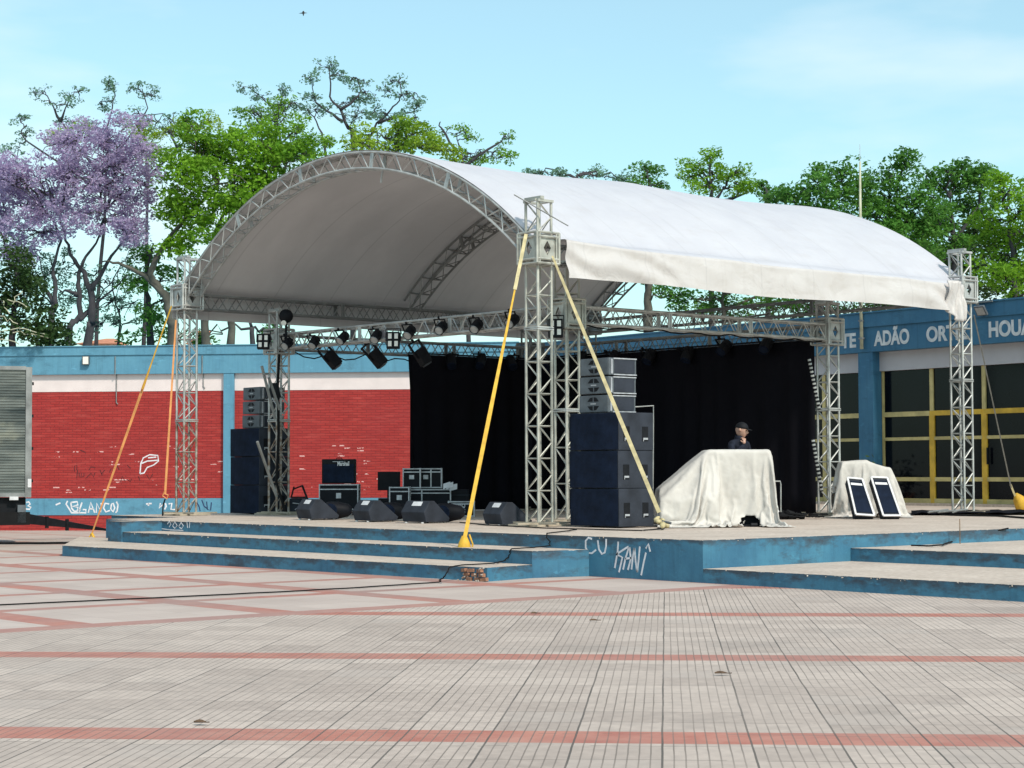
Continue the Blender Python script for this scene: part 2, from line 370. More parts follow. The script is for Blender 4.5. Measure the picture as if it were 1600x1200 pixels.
def leafmat(name, c0, c1, c2, tl=.3):
    t = NT(name)
    c = t.ramp(t.noise(t.co(), .55, 4), .38, .62, c0, c1)
    g = t.n('ShaderNodeNewGeometry')
    c = t.mix(t.m('MULTIPLY', g.outputs['Random Per Island'], .55), c, c2)
    t.set(t.b.inputs['Base Color'], c); t.b.inputs['Roughness'].default_value = .6; t.b.inputs['Specular IOR Level'].default_value = .2
    tr = t.n('ShaderNodeBsdfTranslucent'); t.set(tr.inputs[0], c); ms = t.n('ShaderNodeMixShader'); ms.inputs[0].default_value = tl
    t.t.links.new(t.b.outputs[0], ms.inputs[1]); t.t.links.new(tr.outputs[0], ms.inputs[2]); t.t.links.new(ms.outputs[0], t.o.inputs[0])
    return t.mat
M['green'] = leafmat('bright_leaves', (.075, .21, .012), (.19, .40, .02), (.27, .46, .05), .45)
M['yellowgreen'] = leafmat('yellow_green_leaves', (.15, .30, .02), (.28, .42, .03), (.34, .48, .07), .45)
M['midgreen'] = leafmat('mid_green_leaves', (.035, .13, .025), (.085, .25, .035), (.16, .33, .06), .4)
M['darkgreen'] = leafmat('dark_green_leaves', (.012, .035, .012), (.03, .075, .02), (.07, .12, .03), .25)
M['feather'] = leafmat('thin_grey_green_leaves', (.13, .25, .16), (.18, .33, .22), (.24, .40, .29), .5)
M['purple'] = leafmat('lilac_blossom', (.34, .26, .44), (.50, .41, .60), (.62, .54, .72), .5)
def structure(o, name=None): o['kind'] = 'structure'; return o
# ---------------------------------------------------------------- ground
def gh(p):      # ground falls gently towards the far building wing on the left
    dd = (p[1] - 12.0) + max(0, 0) - .0*p[0]
    t = min(1, max(0, (p[1]+.25*p[0]-13)/14.0)); return -.47*t*t*(3-2*t)
xs = [-400, -120, -60] + list(range(-40, 61, 2)) + [90, 200, 900]
ys = [-400, -120, -60] + list(range(-40, 61, 2)) + [90, 200, 900]
g = MB(); g.grid([[(x, y, gh((x, y))) for y in ys] for x in xs])
g.f = [tuple(reversed(f)) for f in g.f]
structure(g.build('ground', M['paving'], smooth=True))
# ---------------------------------------------------------------- stage platform and steps
def slab(name, boxes, top, parent):
    mb = MB()
    for bx in boxes:
        if len(bx) == 5:
            x0, y0, x1, y1, z0 = bx; mb.box((x0, y0, z0), (x1, y1, top)); mb.m[-6:] = [1, 0, 1, 1, 1, 1]
        else:
            poly, z0 = bx; k = len(poly); mb.prism(poly, top-z0, Matrix.Translation((0, 0, z0))); mb.m[-(k+2):] = [1, 0]+[1]*k
    return mb.build(name, [M['cement'], M['bluestage']], parent, origin=(0, 0, top))
st = thing('stage_platform', 'low blue painted concrete stage with cement floor and wide steps', 'stage', (0, 0, 0))
slab('platform', [(-2.6, -6.12, 18.6, 9.55, -.3), (-1.0, 9.55, 14, 12.3, -.5), (10, 12.3, 19.4, 22.5, -.6), (14.0, -14, 18.3, -6.12, -.3)], .54, st)
slab('side_block', [(-3.42, 7.45, -2.602, 7.95, -.2)], .548, st)
slab('step', [([(-3.46, -3.80), (-2.603, -3.99), (-2.603, 7.448), (-3.40, 7.448)], -.2)], .36, st)
slab('step', [([(-4.42, -4.02), (-3.465, -3.81), (-3.43, 7.4), (-2.603, 7.96), (-2.603, 10.59), (-4.93, 6.75)], -.2)], .18, st)
slab('step', [(-2.597, -20, .3, -6.123, -.2)], .18, st)
slab('step', [(.303, -20, 13.99, -6.125, -.2)], .36, st)
# nibbled edge: crumbs of cement and the broken corner with bare brick
br = MB()
def chunk(mb, c, r, mi=0):
    n = 7; pts = []
    for _ in range(12): 
        d = V(random.gauss(0, 1), random.gauss(0, 1), random.gauss(0, 1)).normalized(); pts.append(V(*c)+d*r*random.uniform(.6, 1.1))
    bm = bmesh.new(); [bm.verts.new(p) for p in pts]; bmesh.ops.convex_hull(bm, input=bm.verts)
    bm.verts.ensure_lookup_table(); bm.verts.index_update()
    mb.add([v.co.copy() for v in bm.verts], [tuple(v.index for v in f.verts) for f in bm.faces], mi); bm.free()
for i in range(9):
    y = -3.98+.05*i+random.uniform(-.01, .01); z = .025+.055*(i % 3); Mk = Matrix.Translation((-4.435+random.uniform(-.015, .012), y, z)) @ Matrix.Rotation(random.uniform(-.25, .25), 4, 'Z') @ Matrix.Rotation(random.uniform(-.15, .15), 4, 'X')
    br.box((-.02, -.055, -.022), (.03, .055, .022), 0, Mk)
for i in range(26): chunk(br, (-4.44+random.uniform(-.03, .02), -4.0+random.uniform(0, .46), random.uniform(.0, .165)), random.uniform(.012, .03), 1 if random.random() < .55 else 0)
for i in range(8): chunk(br, (-4.50+random.uniform(-.08, .0), -4.0+random.uniform(0, .5), .012), random.uniform(.008, .02), 1)
br.build('broken_corner', [M['brickraw'], M['rubble']], st)['kind'] = 'stuff'
eg = MB()
for (x0, x1, y0, y1, z, k) in ((-2.61, -2.6, -6.1, 9, .535, 90), (-3.46, -3.45, -3.8, 7.4, .355, 50), (-4.6, -4.6, -3.8, -3.8, .175, 1), (-2.6, .3, -6.13, -6.12, .535, 14), (-2.61, -2.6, -14, -6.2, .175, 60), (.3, .3, -14, -6.2, .355, 40), (.4, 12, -6.13, -6.12, .535, 40)):
    for i in range(k//3): chunk(eg, (random.uniform(x0, x1), random.uniform(y0, y1), z-random.uniform(0, .02)), random.uniform(.004, .014), random.choice((0, 0, 1)))
eg.build('chipped_edge', [M['cement'], M['bluestage']], st)['kind'] = 'stuff'
# ---------------------------------------------------------------- graffiti strokes (flat ribbons of paint on a wall plane)
def strokes(lines, wd, o, ex, ez, n, mb=None):
    mb = mb or MB(); o = V(*o); ex = V(*ex); ez = V(*ez); n = V(*n)
    for ln in lines:
        P = []
        for i, (x, z) in enumerate(ln):
            a = ln[max(i-1, 0)]; b = ln[min(i+1, len(ln)-1)]; dx, dz = b[0]-a[0], b[1]-a[1]; l = math.hypot(dx, dz) or 1
            nx, nz_ = -dz/l*wd/2, dx/l*wd/2
            P.append((o+ex*(x+nx)+ez*(z+nz_)+n*.0, o+ex*(x-nx)+ez*(z-nz_)))
        for i in range(len(P)-1):
            f = [P[i][0], P[i][1], P[i+1][1], P[i+1][0]]; k = [p+n*.004 for p in f]
            mb.add(k+[p+n*.0005 for p in f], [(0, 1, 2, 3), (3, 2, 6, 7), (1, 0, 4, 5), (2, 1, 5, 6), (0, 3, 7, 4)])
    return mb
def pxl(lines, ox, oy, s):      # convert traced strokes to wall units
    return [[((x-ox)*s, -(y-oy)*s) for x, y in ln] for ln in lines]
# on the stage front: traced from an enlarged view 6.15 px per image px, wall scale ~ 103 px/m, foreshortened along the wall
KX = 1/(6.154*71.0); KZ = 1/(6.154*106.0)
cu = [[(430, 100), (400, 90), (375, 120), (375, 180), (400, 225), (430, 225), (465, 195)], [(480, 110), (490, 190), (515, 228), (540, 215), (552, 160), (553, 95)],
      [(655, 115), (650, 200), (625, 345)], [(740, 155), (690, 190), (640, 225)], [(640, 225), (690, 250), (660, 380)], [(745, 160), (715, 260), (695, 355)], [(750, 160), (760, 260), (735, 355)], [(715, 260), (765, 250)],
      [(790, 165), (775, 260), (765, 350)], [(790, 165), (800, 280), (812, 370)], [(835, 150), (825, 260), (812, 370)], [(885, 200), (865, 290), (845, 395)], [(885, 165), (905, 125), (920, 190)]]
cu = [[((x-1335)*KX, -(z-250)*KZ) for x, z in ln] for ln in cu]
strokes(cu, .026, (-2.6, -6.12, .275), (0, -1, 0), (0, 0, 1), (-1, 0, 0)).build('white_tag', M['whitepaint'], st)
sg = [[(-0.0, .10), (.06, .16), (.12, .10), (.06, .05)], [(.18, .07), (.26, .15), (.34, .08), (.26, .03), (.18, .07)], [(.4, .07), (.48, .14), (.56, .08), (.5, .03), (.42, .05)], [(.7, .05), (.68, .16), (.78, .16), (.76, .05)], [(-.3, .02), (.1, 0), (.55, .0)]]
strokes(sg, .016, (-2.6, 7.25, .385), (0, -1, 0), (0, 0, 1), (-1, 0, 0)).build('faint_tag', M['whitepaint'], st)
# ---------------------------------------------------------------- buildings
KB = V(19.22, 22.93, 0); dl = V(-.69, .72, 0).normalized()
lw = thing('brick_building', 'long single storey wing with red brick wall between blue bands', 'building', KB, math.atan2(dl.y, dl.x))
# local: x along wall (leftwards), +y towards the plaza
b = MB(); b.box((0.3, -9, -1.2), (32, 0, 4.06)); b.build('wall', M['brick'], lw, world=False)
b = MB(); b.box((0.3, -8.9, 4.062), (32, .012, 4.62)); b.build('upper_wall', M['whitewall'], lw, world=False)
b = MB(); b.box((0, -9.1, 4.622), (32, .16, 5.24)); b.build('fascia', M['bluewall'], lw, world=False)
b = MB(); b.box((0, -9.2, 5.242), (32, .20, 5.52)); b.box((0, -9.25, 5.522), (32, .235, 5.55)); b.build('parapet', M['bluewall'], lw, world=False)
b = MB(); b.box((9.62, .001, .03), (32, .02, .575)); b.box((.3, .001, .03), (9.28, .02, .575)); b.build('base_band', M['bluewall'], lw, world=False)
for px in (1.0, 9.28, 17.6, 25.9):
    b = MB(); b.box((px, .003, -1.2), (px+.34, .14, 4.618)); b.build('pillar', M['bluewall'], lw, world=False)
# graffiti on the wing (traced, 4 px per image px; ~48.6 px/m)
W_ = 1/(4*48.6)
def lwx(px): return 17.14 - px*(17.14-9.61)/351.0
def lwz(py): return (736-py)/ (48.4)+1.43
def lws(ln, ox=0, oy=600): return [[(lwx(x/4.0+ox), lwz(z/4.0+oy)) for x, z in l] for l in ln]
bl = lws([[(430, 725), (420, 745), (440, 775), (455, 800), (500, 800), (510, 775)], [(450, 735), (455, 770), (470, 790)], [(450, 735), (490, 730), (495, 750), (460, 760), (495, 765), (490, 790), (470, 790)], [(520, 735), (505, 780), (500, 800), (545, 800), (545, 780), (525, 780)],
          [(560, 800), (575, 735), (600, 800)], [(565, 775), (592, 775)], [(610, 800), (612, 740), (640, 795), (640, 738)], [(690, 745), (665, 740), (655, 770), (670, 795), (695, 785)], [(705, 745), (700, 775), (715, 795), (725, 770), (715, 740), (705, 745)], [(735, 730), (745, 750), (740, 790), (730, 800)],
          [(170, 735), (185, 730), (195, 745), (180, 755), (200, 765), (190, 778), (165, 775)], [(355, 750), (385, 738)], [(920, 745), (955, 742)], [(935, 742), (935, 757)], [(1010, 740), (1000, 770), (1030, 745)], [(1040, 740), (1045, 760), (1035, 780)], [(1030, 800), (1110, 800)], [(1060, 745), (1080, 740), (1075, 780), (1100, 780)]])
strokes(bl, .05, (0, .02, 0), (1, 0, 0), (0, 0, 1), (0, 1, 0)).build('white_graffiti', M['whitepaint'], lw, world=False)
fl = lws([[(880, 555), (885, 490), (900, 455), (940, 435), (990, 440), (995, 475), (965, 500), (925, 515), (905, 550), (880, 555)], [(890, 490), (925, 475), (990, 470)], [(930, 455), (980, 450)]])
strokes(fl, .04, (0, 0, 0), (1, 0, 0), (0, 0, 1), (0, 1, 0)).build('looped_graffiti', M['whitepaint'], lw, world=False)
dk = lws([[(470, 540), (470, 505), (485, 500), (485, 530)], [(490, 530), (485, 580)], [(500, 545), (500, 575)], [(515, 550), (510, 575), (530, 570), (530, 550)], [(560, 530), (575, 510), (600, 515)], [(545, 580), (575, 550), (590, 575), (600, 545)], [(630, 530), (645, 565)], [(660, 530), (640, 555)], [(700, 520), (690, 545)], [(735, 500), (750, 530)], [(800, 500), (820, 520)], [(760, 605), (770, 570), (785, 600)], [(800, 590), (820, 605), (830, 585)], [(870, 570), (880, 600)], [(920, 560), (940, 590), (960, 555)], [(505, 405), (540, 418)]])
strokes(dk, .028, (0, 0, 0), (1, 0, 0), (0, 0, 1), (0, 1, 0)).build('dark_scribble', M['darkpaint'], lw, world=False)
nu = lws([[(1235, 735), (1250, 765), (1255, 790)], [(1265, 720), (1280, 760), (1300, 775)], [(1295, 730), (1300, 780), (1320, 785), (1325, 735)]])
strokes(nu, .035, (0, .02, 0), (1, 0, 0), (0, 0, 1), (0, 1, 0)).build('navy_graffiti', M['navypaint'], lw, world=False)
def conduit(px, z0, z1, hook=True):
    c = MB(); c.tube([(px, .03 if z > 4.6 else .03, z) for z in (4.6, z0)], .018); c.tube([(px, .18, 5.2), (px, .18, 4.6)], .018); c.tube([(px, .18, 4.61), (px, .03, 4.6)], .018)
    if hook: c.tube([(px, .03, z0), (px-.06, .05, z0-.06)], .018)
    return c.build('conduit', M['alu_dull'], lw, world=False)
conduit(13.22, 3.7, 5); conduit(10.32, 4.2, 5)
# floodlight on the left wing
f = thing('floodlight', 'small white-faced floodlight on the blue band above the red brick wall', 'light', KB + dl*14.18 + V(-.72, -.69, 0)*.2 + V(0, 0, 4.95), math.atan2(dl.y, dl.x))
b = MB(); b.box((-.12, 0.0, -.02), (.12, .10, .26)); b.build('housing', M['cabgrey'], f, world=False, bevel=.01)
b = MB(); b.box((-.10, .101, 0.0), (.08, .115, .24)); b.build('lens', M['lamp'], f, world=False)
# right wing
d_r = V(-.0776, -.997, 0)
rw = thing('glazed_building', 'single storey blue wing with painted name and yellow window frames', 'building', KB, math.atan2(d_r.y, d_r.x))
# local: x along wall (towards camera-right), -y towards the plaza
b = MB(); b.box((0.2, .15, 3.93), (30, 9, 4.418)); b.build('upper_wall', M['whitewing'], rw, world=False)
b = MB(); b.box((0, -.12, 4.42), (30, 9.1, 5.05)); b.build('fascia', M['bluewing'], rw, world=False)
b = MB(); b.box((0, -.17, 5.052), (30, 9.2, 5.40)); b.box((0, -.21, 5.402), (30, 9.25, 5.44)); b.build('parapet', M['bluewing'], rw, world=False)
b = MB(); b.box((0.2, -.15, -.6), (30, 9, .60)); b.build('plinth', M['cement'], rw, world=False)
b = MB(); b.box((0.3, 4.0, .602), (30, 8.9, 3.925)); b.build('inner_wall', M['black'], rw, world=False)
for px in (-.3, 4.7, 9.75, 14.84, 20.3, 25.8):
    b = MB(); b.box((px, -.10, .6), (px+.5, .4, 4.416)); b.build('pillar', M['bluewing'], rw, world=False)
    if px in (14.84,):
        for z in (): pass
def window(x0, x1, doors):
    fr = MB(); y0, y1 = .20, .27
    z0, z1 = .602, 3.925
    def vb(x, w, za, zb, mi): fr.box((x-w/2, y0, za), (x+w/2, y1, zb), mi)
    vb(x0+.03, .06, z0, z1, 1); vb(x1-.03, .06, z0, z1, 1)
    n = max(1, round((x1-x0)/1.6)); step = (x1-x0)/n
    xsn = [x0+step*i for i in range(1, n)]
    for x in xsn: vb(x, .11, 2.882, z1, 1)
    for (za, zb, mi, e) in ((2.76, 2.88, 0 if doors else 1, .01), (2.16, 2.24, 1, 0), (1.14, 1.24, 1, 0), (z0, z0+.11, 1, .004)):
        segs = [x0]+xsn+[x1]
        for i in range(len(segs)-1):
            a = segs[i]+(.06 if i else .06); c = segs[i+1]-.06
            fr.box((a+.002, y0-e, za), (c-.002, y1, zb), mi if not (doors and za > 2.7 and i == 0) else 1)
    for x in xsn: vb(x, .118 if not doors else .16, z0, 2.88, 0 if doors else 1)
    w = fr.build('window', [M['gold'], M['palegold']], rw, world=False)
    p = MB(); p.box((x0+.02, y1-.03, z0+.02), (x1-.02, y1-.02, z1-.01)); p.build('pane', M['glass'], w, world=False)
    return w
window(15.36, 20.28, True); window(10.27, 14.82, False); window(5.22, 9.73, False); window(20.82, 25.78, True)
h_ = MB(); h_.box((18.75, .14, 1.55), (18.79, .19, 1.95)); h_.build('door_handle', M['black'], rw, world=False)
def text_mesh(txt, size, width, mat, name, parent, loc, rot, bold=.02, height=None):
    cu_ = bpy.data.curves.new('t', 'FONT'); cu_.body = txt; cu_.size = size; cu_.offset = bold; cu_.extrude = .004
    to = bpy.data.objects.new('t', cu_); COL.objects.link(to); bpy.context.view_layer.update()
    me = bpy.data.meshes.new_from_object(to.evaluated_get(bpy.context.evaluated_depsgraph_get()))
    COL.objects.unlink(to); bpy.data.objects.remove(to)
    co_ = np.empty(len(me.vertices)*3); me.vertices.foreach_get('co', co_); co_ = co_.reshape(-1, 3)
    lo, hi = co_[:, 0].min(), co_[:, 0].max(); sx = width/(hi-lo); co_[:, 0] = (co_[:, 0]-lo)*sx
    if height: 
        base = [v for v in co_[:, 1]]; co_[:, 1] *= height/ max(size*.7, 1e-6)
    me.vertices.foreach_set('co', co_.ravel()); me.materials.clear(); me.materials.append(mat); me.update()
    o = bpy.data.objects.new(name, me); COL.objects.link(o); o.parent = parent; o.location = loc; o.rotation_euler = rot
    return o
for txt, x0, x1 in (('TE', 14.27, 14.80), ('ADÃO', 15.42, 16.60), ('ORTIZ', 17.16, 18.50), ('HOUA', 19.10, 20.38)):
    text_mesh(txt, .5, x1-x0, M['letter'], 'lettering', rw, (x0, -.126, 4.575), (R(90), 0, 0), .018)
# floodlight on right wing parapet
q = KB + d_r*19.0
f = thing('floodlight', 'tilted floodlight on the blue parapet right of the white canopy', 'light', (q.x-.26, q.y, 5.24), math.atan2(d_r.y, d_r.x))
b = MB(); Mx = Matrix.Rotation(R(35), 4, 'X'); b.box((-.15, -.09, -.14), (.15, -.03, .12), 0, Mx); b.build('housing', M['cabgrey'], f, world=False, bevel=.01)
b = MB(); b.box((-.12, -.096, -.11), (.12, -.092, .09), 0, Mx); b.build('lens', M['lens'], f, world=False)
b = MB(); b.box((-.17, -.02, .10), (-.14, .05, .16)); b.box((-.17, 0, .15), (.3, .03, .18)); b.build('bracket', M['alu_dull'], f, world=False)
# antenna pole
q = KB + d_r*15.05
f = thing('roof_mast', 'thin cream mast rising above the blue building roof', 'mast', (q.x-.14, q.y, 4.55))
b = MB(); b.tube([(q.x-.20, q.y, 4.5), (q.x-.20, q.y, 7.5), (q.x-.18, q.y, 9.3)], [.045, .04, .022], 8); b.build('pole', M['stalk'], f, smooth=True)
b = MB(); b.tube([(q.x-.18, q.y, 9.3), (q.x-.18, q.y, 9.75)], .008, 4); b.build('tip_rod', M['alu'], f)
for zc in (4.75, 5.2):
    b = MB(); b.box((q.x-.25, q.y-.06, zc), (q.x-.15, q.y+.06, zc+.04)); b.build('clamp', M['alu_dull'], f)
# far roofs
def house(name, px, py, wpx, hpx, Z, label):
    c = at(px, py, Z); wv = wpx/F_PX*Z; hv = hpx/F_PX*Z
    h = thing(name, label, 'house', (c.x, c.y, -.5)); Mh = Matrix.Translation(V(c.x, c.y, 0)) @ Matrix.Rotation(YAW-R(90), 4, 'Z')
    b = MB(); b.box((-wv/2+.3, -3, -.5), (wv/2-.3, 3, c.z-hv), 0, Mh); b.build('wall', M['creamwall'], h)
    b = MB(); p = [V(-wv/2, -3.5, c.z-hv), V(wv/2, -3.5, c.z-hv), V(wv/2, 3.5, c.z-hv), V(-wv/2, 3.5, c.z-hv), V(-wv/2+1, 0, c.z), V(wv/2-1, 0, c.z)]
    p = [Mh @ v for v in p]; b.add(p, [(3, 2, 1, 0), (0, 1, 5, 4), (1, 2, 5), (2, 3, 4, 5), (3, 0, 4)]); b.build('roof', M['clay'], h)
house('distant_house', 172, 529, 66, 14, 110, 'far house with orange tiled roof behind the lilac tree')
house('distant_house', 318, 517, 26, 26, 115, 'small far house with orange roof behind the left canopy tower')
def stained():
    t = NT('stained_aluminium'); c = t.mix(t.ramp(t.noise(t.co(), 7, 5, .7), .42, .56), (.20, .13, .085), (.38, .36, .33)); return t.fin(c, .7, .15)
M['stained'] = stained()
# ---------------------------------------------------------------- trusses
def lattice(mb, p0, p1, w, bay, rc=.024, rd=.0125, h=None, horiz=True, up=V(0, 0, 1), X=False):
    p0 = V(*p0); p1 = V(*p1); d = p1-p0; L_ = d.length; d.normalize(); h = h or w
    a = d.cross(up)
    if a.length < 1e-3: a = V(1, 0, 0)
    a.normalize(); b_ = a.cross(d).normalized()
    c4 = [a*(i*w/2) + b_*(j*h/2) for i, j in ((-1, -1), (1, -1), (1, 1), (-1, 1))]
    for c in c4: mb.tube([p0+c, p1+c], rc, 6)
    n = max(1, round(L_/bay)); s_ = L_/n
    for k in range(4):
        A, B = ((c4[0], c4[1]), (c4[1], c4[2]), (c4[3], c4[2]), (c4[0], c4[3]))[k]
        for i in range(n):
            q0 = p0+d*(s_*i); q1 = p0+d*(s_*(i+.5)); q2 = p0+d*(s_*(i+1))
            mb.tube([q0+A, q1+B], rd, 4, cap=False); mb.tube([q1+B, q2+A], rd, 4, cap=False)
            if horiz: mb.tube([q0+A, q0+B], rd, 4, cap=False)
        mb.tube([p1+A, p1+B], rd, 4, cap=False)
def cage(mb, c, w, z0, z1, r=.026, plates=True):
    x, y = c; h = w/2
    cs = [(x-h, y-h), (x+h, y-h), (x+h, y+h), (x-h, y+h)]
    for i in range(4):
        a, b2 = cs[i], cs[(i+1) % 4]
        mb.tube([(*a, z0), (*a, z1)], r, 6)
        for z in (z0, z0+.07, z1-.07, z1): mb.tube([(*a, z), (*b2, z)], r*.85, 6)
        if plates:      # plate with a lozenge hole
            A = V(*a, 0); B = V(*b2, 0); e = (B-A); n_ = V(e.y, -e.x, 0).normalized(); m1 = .12
            P4 = [A+e*m1+V(0, 0, z0+.09), A+e*(1-m1)+V(0, 0, z0+.09), A+e*(1-m1)+V(0, 0, z1-.09), A+e*m1+V(0, 0, z1-.09)]
            cc = (P4[0]+P4[2])/2; L4 = [cc+V(0, 0, -.12), cc+e*.17, cc+V(0, 0, .12), cc-e*.17]
            vs = [p-n_*.02 for p in P4+L4]; vs += [p-n_*.028 for p in P4+L4]
            fs = [(0, 1, 5, 4), (1, 2, 6, 5), (2, 3, 7, 6), (3, 0, 4, 7)]
            mb.add(vs, fs + [tuple(8+i for i in reversed(f)) for f in fs] + [(4, 5, 13, 12), (5, 6, 14, 13), (6, 7, 15, 14), (7, 4, 12, 15)])
            for m_ in (m1, 1-m1): mb.tube([A+e*m_+V(0, 0, z0), A+e*m_+V(0, 0, z1)], r*.7, 6)
S0 = .54
def tower(x, y, top, slv, mat, label, joint=None, lowmat=None, sw=.47, group=None, w=.29):
    t = thing('truss_tower', label, 'tower', (x, y, S0), 0, group)
    zj = joint or (S0+2.0)
    b = MB(); lattice(b, (x, y, zj+.02), (x, y, top), w, .54); b.build('upper_lattice', mat, t)
    b = MB(); lattice(b, (x, y, S0+.05), (x, y, zj-.02), w, .54); b.build('lower_lattice', lowmat or mat, t)
    b = MB()
    for z in (zj-.015, zj+.015):
        for s1 in (-1, 1):
            b.bar((x-w/2-.03, y+s1*w/2, z), (x+w/2+.03, y+s1*w/2, z), .05, .02); b.bar((x+s1*w/2, y-w/2+.03, z), (x+s1*w/2, y+w/2-.03, z), .05, .018)
    b.build('joint_flange', M['alu'], t)
    b = MB(); cage(b, (x, y), sw, slv, slv+.5); b.build('sleeve_block', mat, t)
    b = MB(); b.box((x-.36, y-.36, S0+.004), (x+.36, y+.36, S0+.035)); b.bar((x-.62, y-.16, S0+.05), (x+.62, y-.16, S0+.05), .06, .03); b.bar((x-.16, y-.62, S0+.055), (x-.16, y+.62, S0+.055), .06, .03); b.build('base_plate', M['wood'], t)
    b = MB(); h = w/2+.02
    b.bar((x-h, y-h, top), (x+h, y-h, top), .05, .04); b.bar((x-h, y+h, top), (x+h, y+h, top), .05, .04); b.bar((x-h, y-h+.03, top+.01), (x-h, y+h-.03, top+.01), .05, .04); b.bar((x+h, y-h+.03, top+.01), (x+h, y+h-.03, top+.01), .05, .04); b.bar((x-.09, y-.2, top+.045), (x-.09, y+.2, top+.045), .08, .05)
    b.build('head_frame', mat, t)
    return t
TA = tower(0, 0, 5.78, 4.76, M['alu_warm'], 'tallest looking grey truss tower at the canopy corner nearest the steps', 3.72)
TB = tower(0, 11, 5.80, 4.76, M['alu'], 'pale truss tower with rusty lower half before the red brick wall', 2.48, M['stained'])
TC = tower(11.2, 0, 5.76, 4.76, M['alu'], 'grey truss tower at the right end of the canopy before yellow windows', 3.2)
TD = tower(11.2, 11, 5.76, 4.76, M['alu_dull'], 'truss tower hidden behind the black backdrop at the far canopy corner', 3.2)
b = MB(); b.tube([at(803, 304, 30.3), at(888, 353, 30.3)], .011, 5); b.build('pull_rod', M['alu_dull'], TA)
E_ = (1.55, 9.93); F_ = (1.6, 1.1); G_ = (8.43, 1.1); H_ = (8.43, 9.93)
gl = None
TE = tower(*E_, 4.72, 3.86, M['alu'], 'shorter lighting tower with brown stained lattice beside the left speaker stack', 2.48, M['stained'], .44)
TF = tower(*F_, 4.95, 3.86, M['alu_warm'], 'lighting tower directly behind the nearest canopy tower and right speaker stack', 2.46, None, .44)
TG = tower(*G_, 4.66, 3.86, M['alu'], 'lighting tower at the right edge of the black backdrop', 2.6, None, .44)
TH = tower(*H_, 4.66, 3.86, M['alu_dull'], 'lighting tower in the rear corner behind the black drapes', 2.6, None, .44)
def beam(name, p0, p1, label, mat, w=.29, bay=.42):
    t = thing(name, label, 'truss', p0)
    b = MB(); lattice(b, p0, p1, w, bay, .023, .012, horiz=False); b.build('lattice', mat, t)
    d = (V(*p1)-V(*p0)).normalized()
    L_ = (V(*p1)-V(*p0)).length; a = d.cross(V(0, 0, 1))
    for k in (L_/3, 2*L_/3):
        b = MB()
        for s1 in (-.02, .02):
            c = V(*p0)+d*(k+s1)
            for sg_ in (-1, 1): b.bar(c+a*sg_*w/2-V(0, 0, w/2), c+a*sg_*w/2+V(0, 0, w/2), .02, .05, up=d)
            b.bar(c-a*(w/2-.02)+V(0, 0, w/2), c+a*(w/2-.02)+V(0, 0, w/2), .05, .02)
        b.build('coupling', mat, t)
    return t
zl = 4.10
beam('lighting_truss', (E_[0], E_[1]-.23, zl), (F_[0], F_[1]+.23, zl), 'front lighting truss carrying the row of black can lights', M['alu'])
beam('lighting_truss', (F_[0]+.23, F_[1], zl), (G_[0]-.23, G_[1], zl), 'open lattice truss running from near tower to the right backdrop edge', M['alu'])
beam('lighting_truss', (E_[0]+.23, E_[1], zl), (H_[0]-.23, H_[1], zl), 'far side truss with moving head lights before the blue fascia', M['alu_dull'])
beam('lighting_truss', (H_[0], H_[1]-.23, zl), (G_[0], G_[1]+.23, zl), 'rear truss carrying the black backdrop', M['alu_dull'])
beam('roof_beam', (0, 10.76, 4.99) if 0 else (.24, 11, 4.93), (10.96, 11, 4.93), 'left eaves truss seen inside under the canopy', M['alu_dull'])
beam('roof_beam', (.24, 0, 4.93), (10.96, 0, 4.93), 'right eaves truss hidden behind the hanging white valance', M['alu_dull'])
beam('roof_beam', (11.2, .24, 4.93), (11.2, 10.76, 4.93), 'rear tie truss against the trees under the canopy', M['alu_dull'])
# arches
RA = 8.29; ZC = 7.25-RA
def arcpt(th, r, x): return V(x, 5.5-math.sin(th)*r, ZC+math.cos(th)*r)
TH0 = math.asin(5.38/RA)
def arch(x, label, mat, name='arch_truss'):
    t = thing(name, label, 'truss', (x, .1, 4.9))
    b = MB(); n = 40; w = .29
    rad = (RA-.02, RA-.31)
    for xx in (x-w/2, x+w/2):
        for r in rad:
            b.tube([arcpt(-TH0+2*TH0*i/n, r, xx) for i in range(n+1)], .024, 6)
    n2 = 22
    for i in range(n2):
        t0 = -TH0+2*TH0*i/n2; t1 = -TH0+2*TH0*(i+.5)/n2; t2 = -TH0+2*TH0*(i+1)/n2
        for xx in (x-w/2, x+w/2):
            b.tube([arcpt(t0, rad[1], xx), arcpt(t1, rad[0], xx)], .013, 4, cap=False); b.tube([arcpt(t1, rad[0], xx), arcpt(t2, rad[1], xx)], .013, 4, cap=False)
        b.tube([arcpt(t0, rad[1], x-w/2), arcpt(t0, rad[1], x+w/2)], .012, 4, cap=False)
        b.bar(arcpt(t1, rad[0]-.03, x-w/2), arcpt(t1, rad[0]-.03, x+w/2), .03, .02)
        b.tube([arcpt(t0, rad[1], x-w/2), arcpt(t1, rad[1]+.0, x+w/2)], .011, 4, cap=False)
    b.build('lattice', mat, t)
    for th in (-.42, -.14, .14, .42):
        b = MB()
        for dt in (-.003, .003):
            for xx in (x-w/2, x+w/2): b.bar(arcpt(th+dt, rad[1], xx), arcpt(th+dt, rad[0], xx), .05, .02, up=V(1, 0, 0))
        b.build('coupling', mat, t)
    return t
arch(0, 'front arched truss framing the open end of the canopy', M['alu'])
arch(5.65, 'middle arched truss under the canopy', M['alu_dull'])
arch(11.2, 'rear arched truss at the far end of the canopy', M['alu_dull'])
b = MB(); b.tube([(0, 4.2, 6.95), (0, 4.28, 6.6)], .018, 5); tag(b.build('hanging_tube', M['alu']), 'short pale tube dangling below the top of the front arch', 'tube')
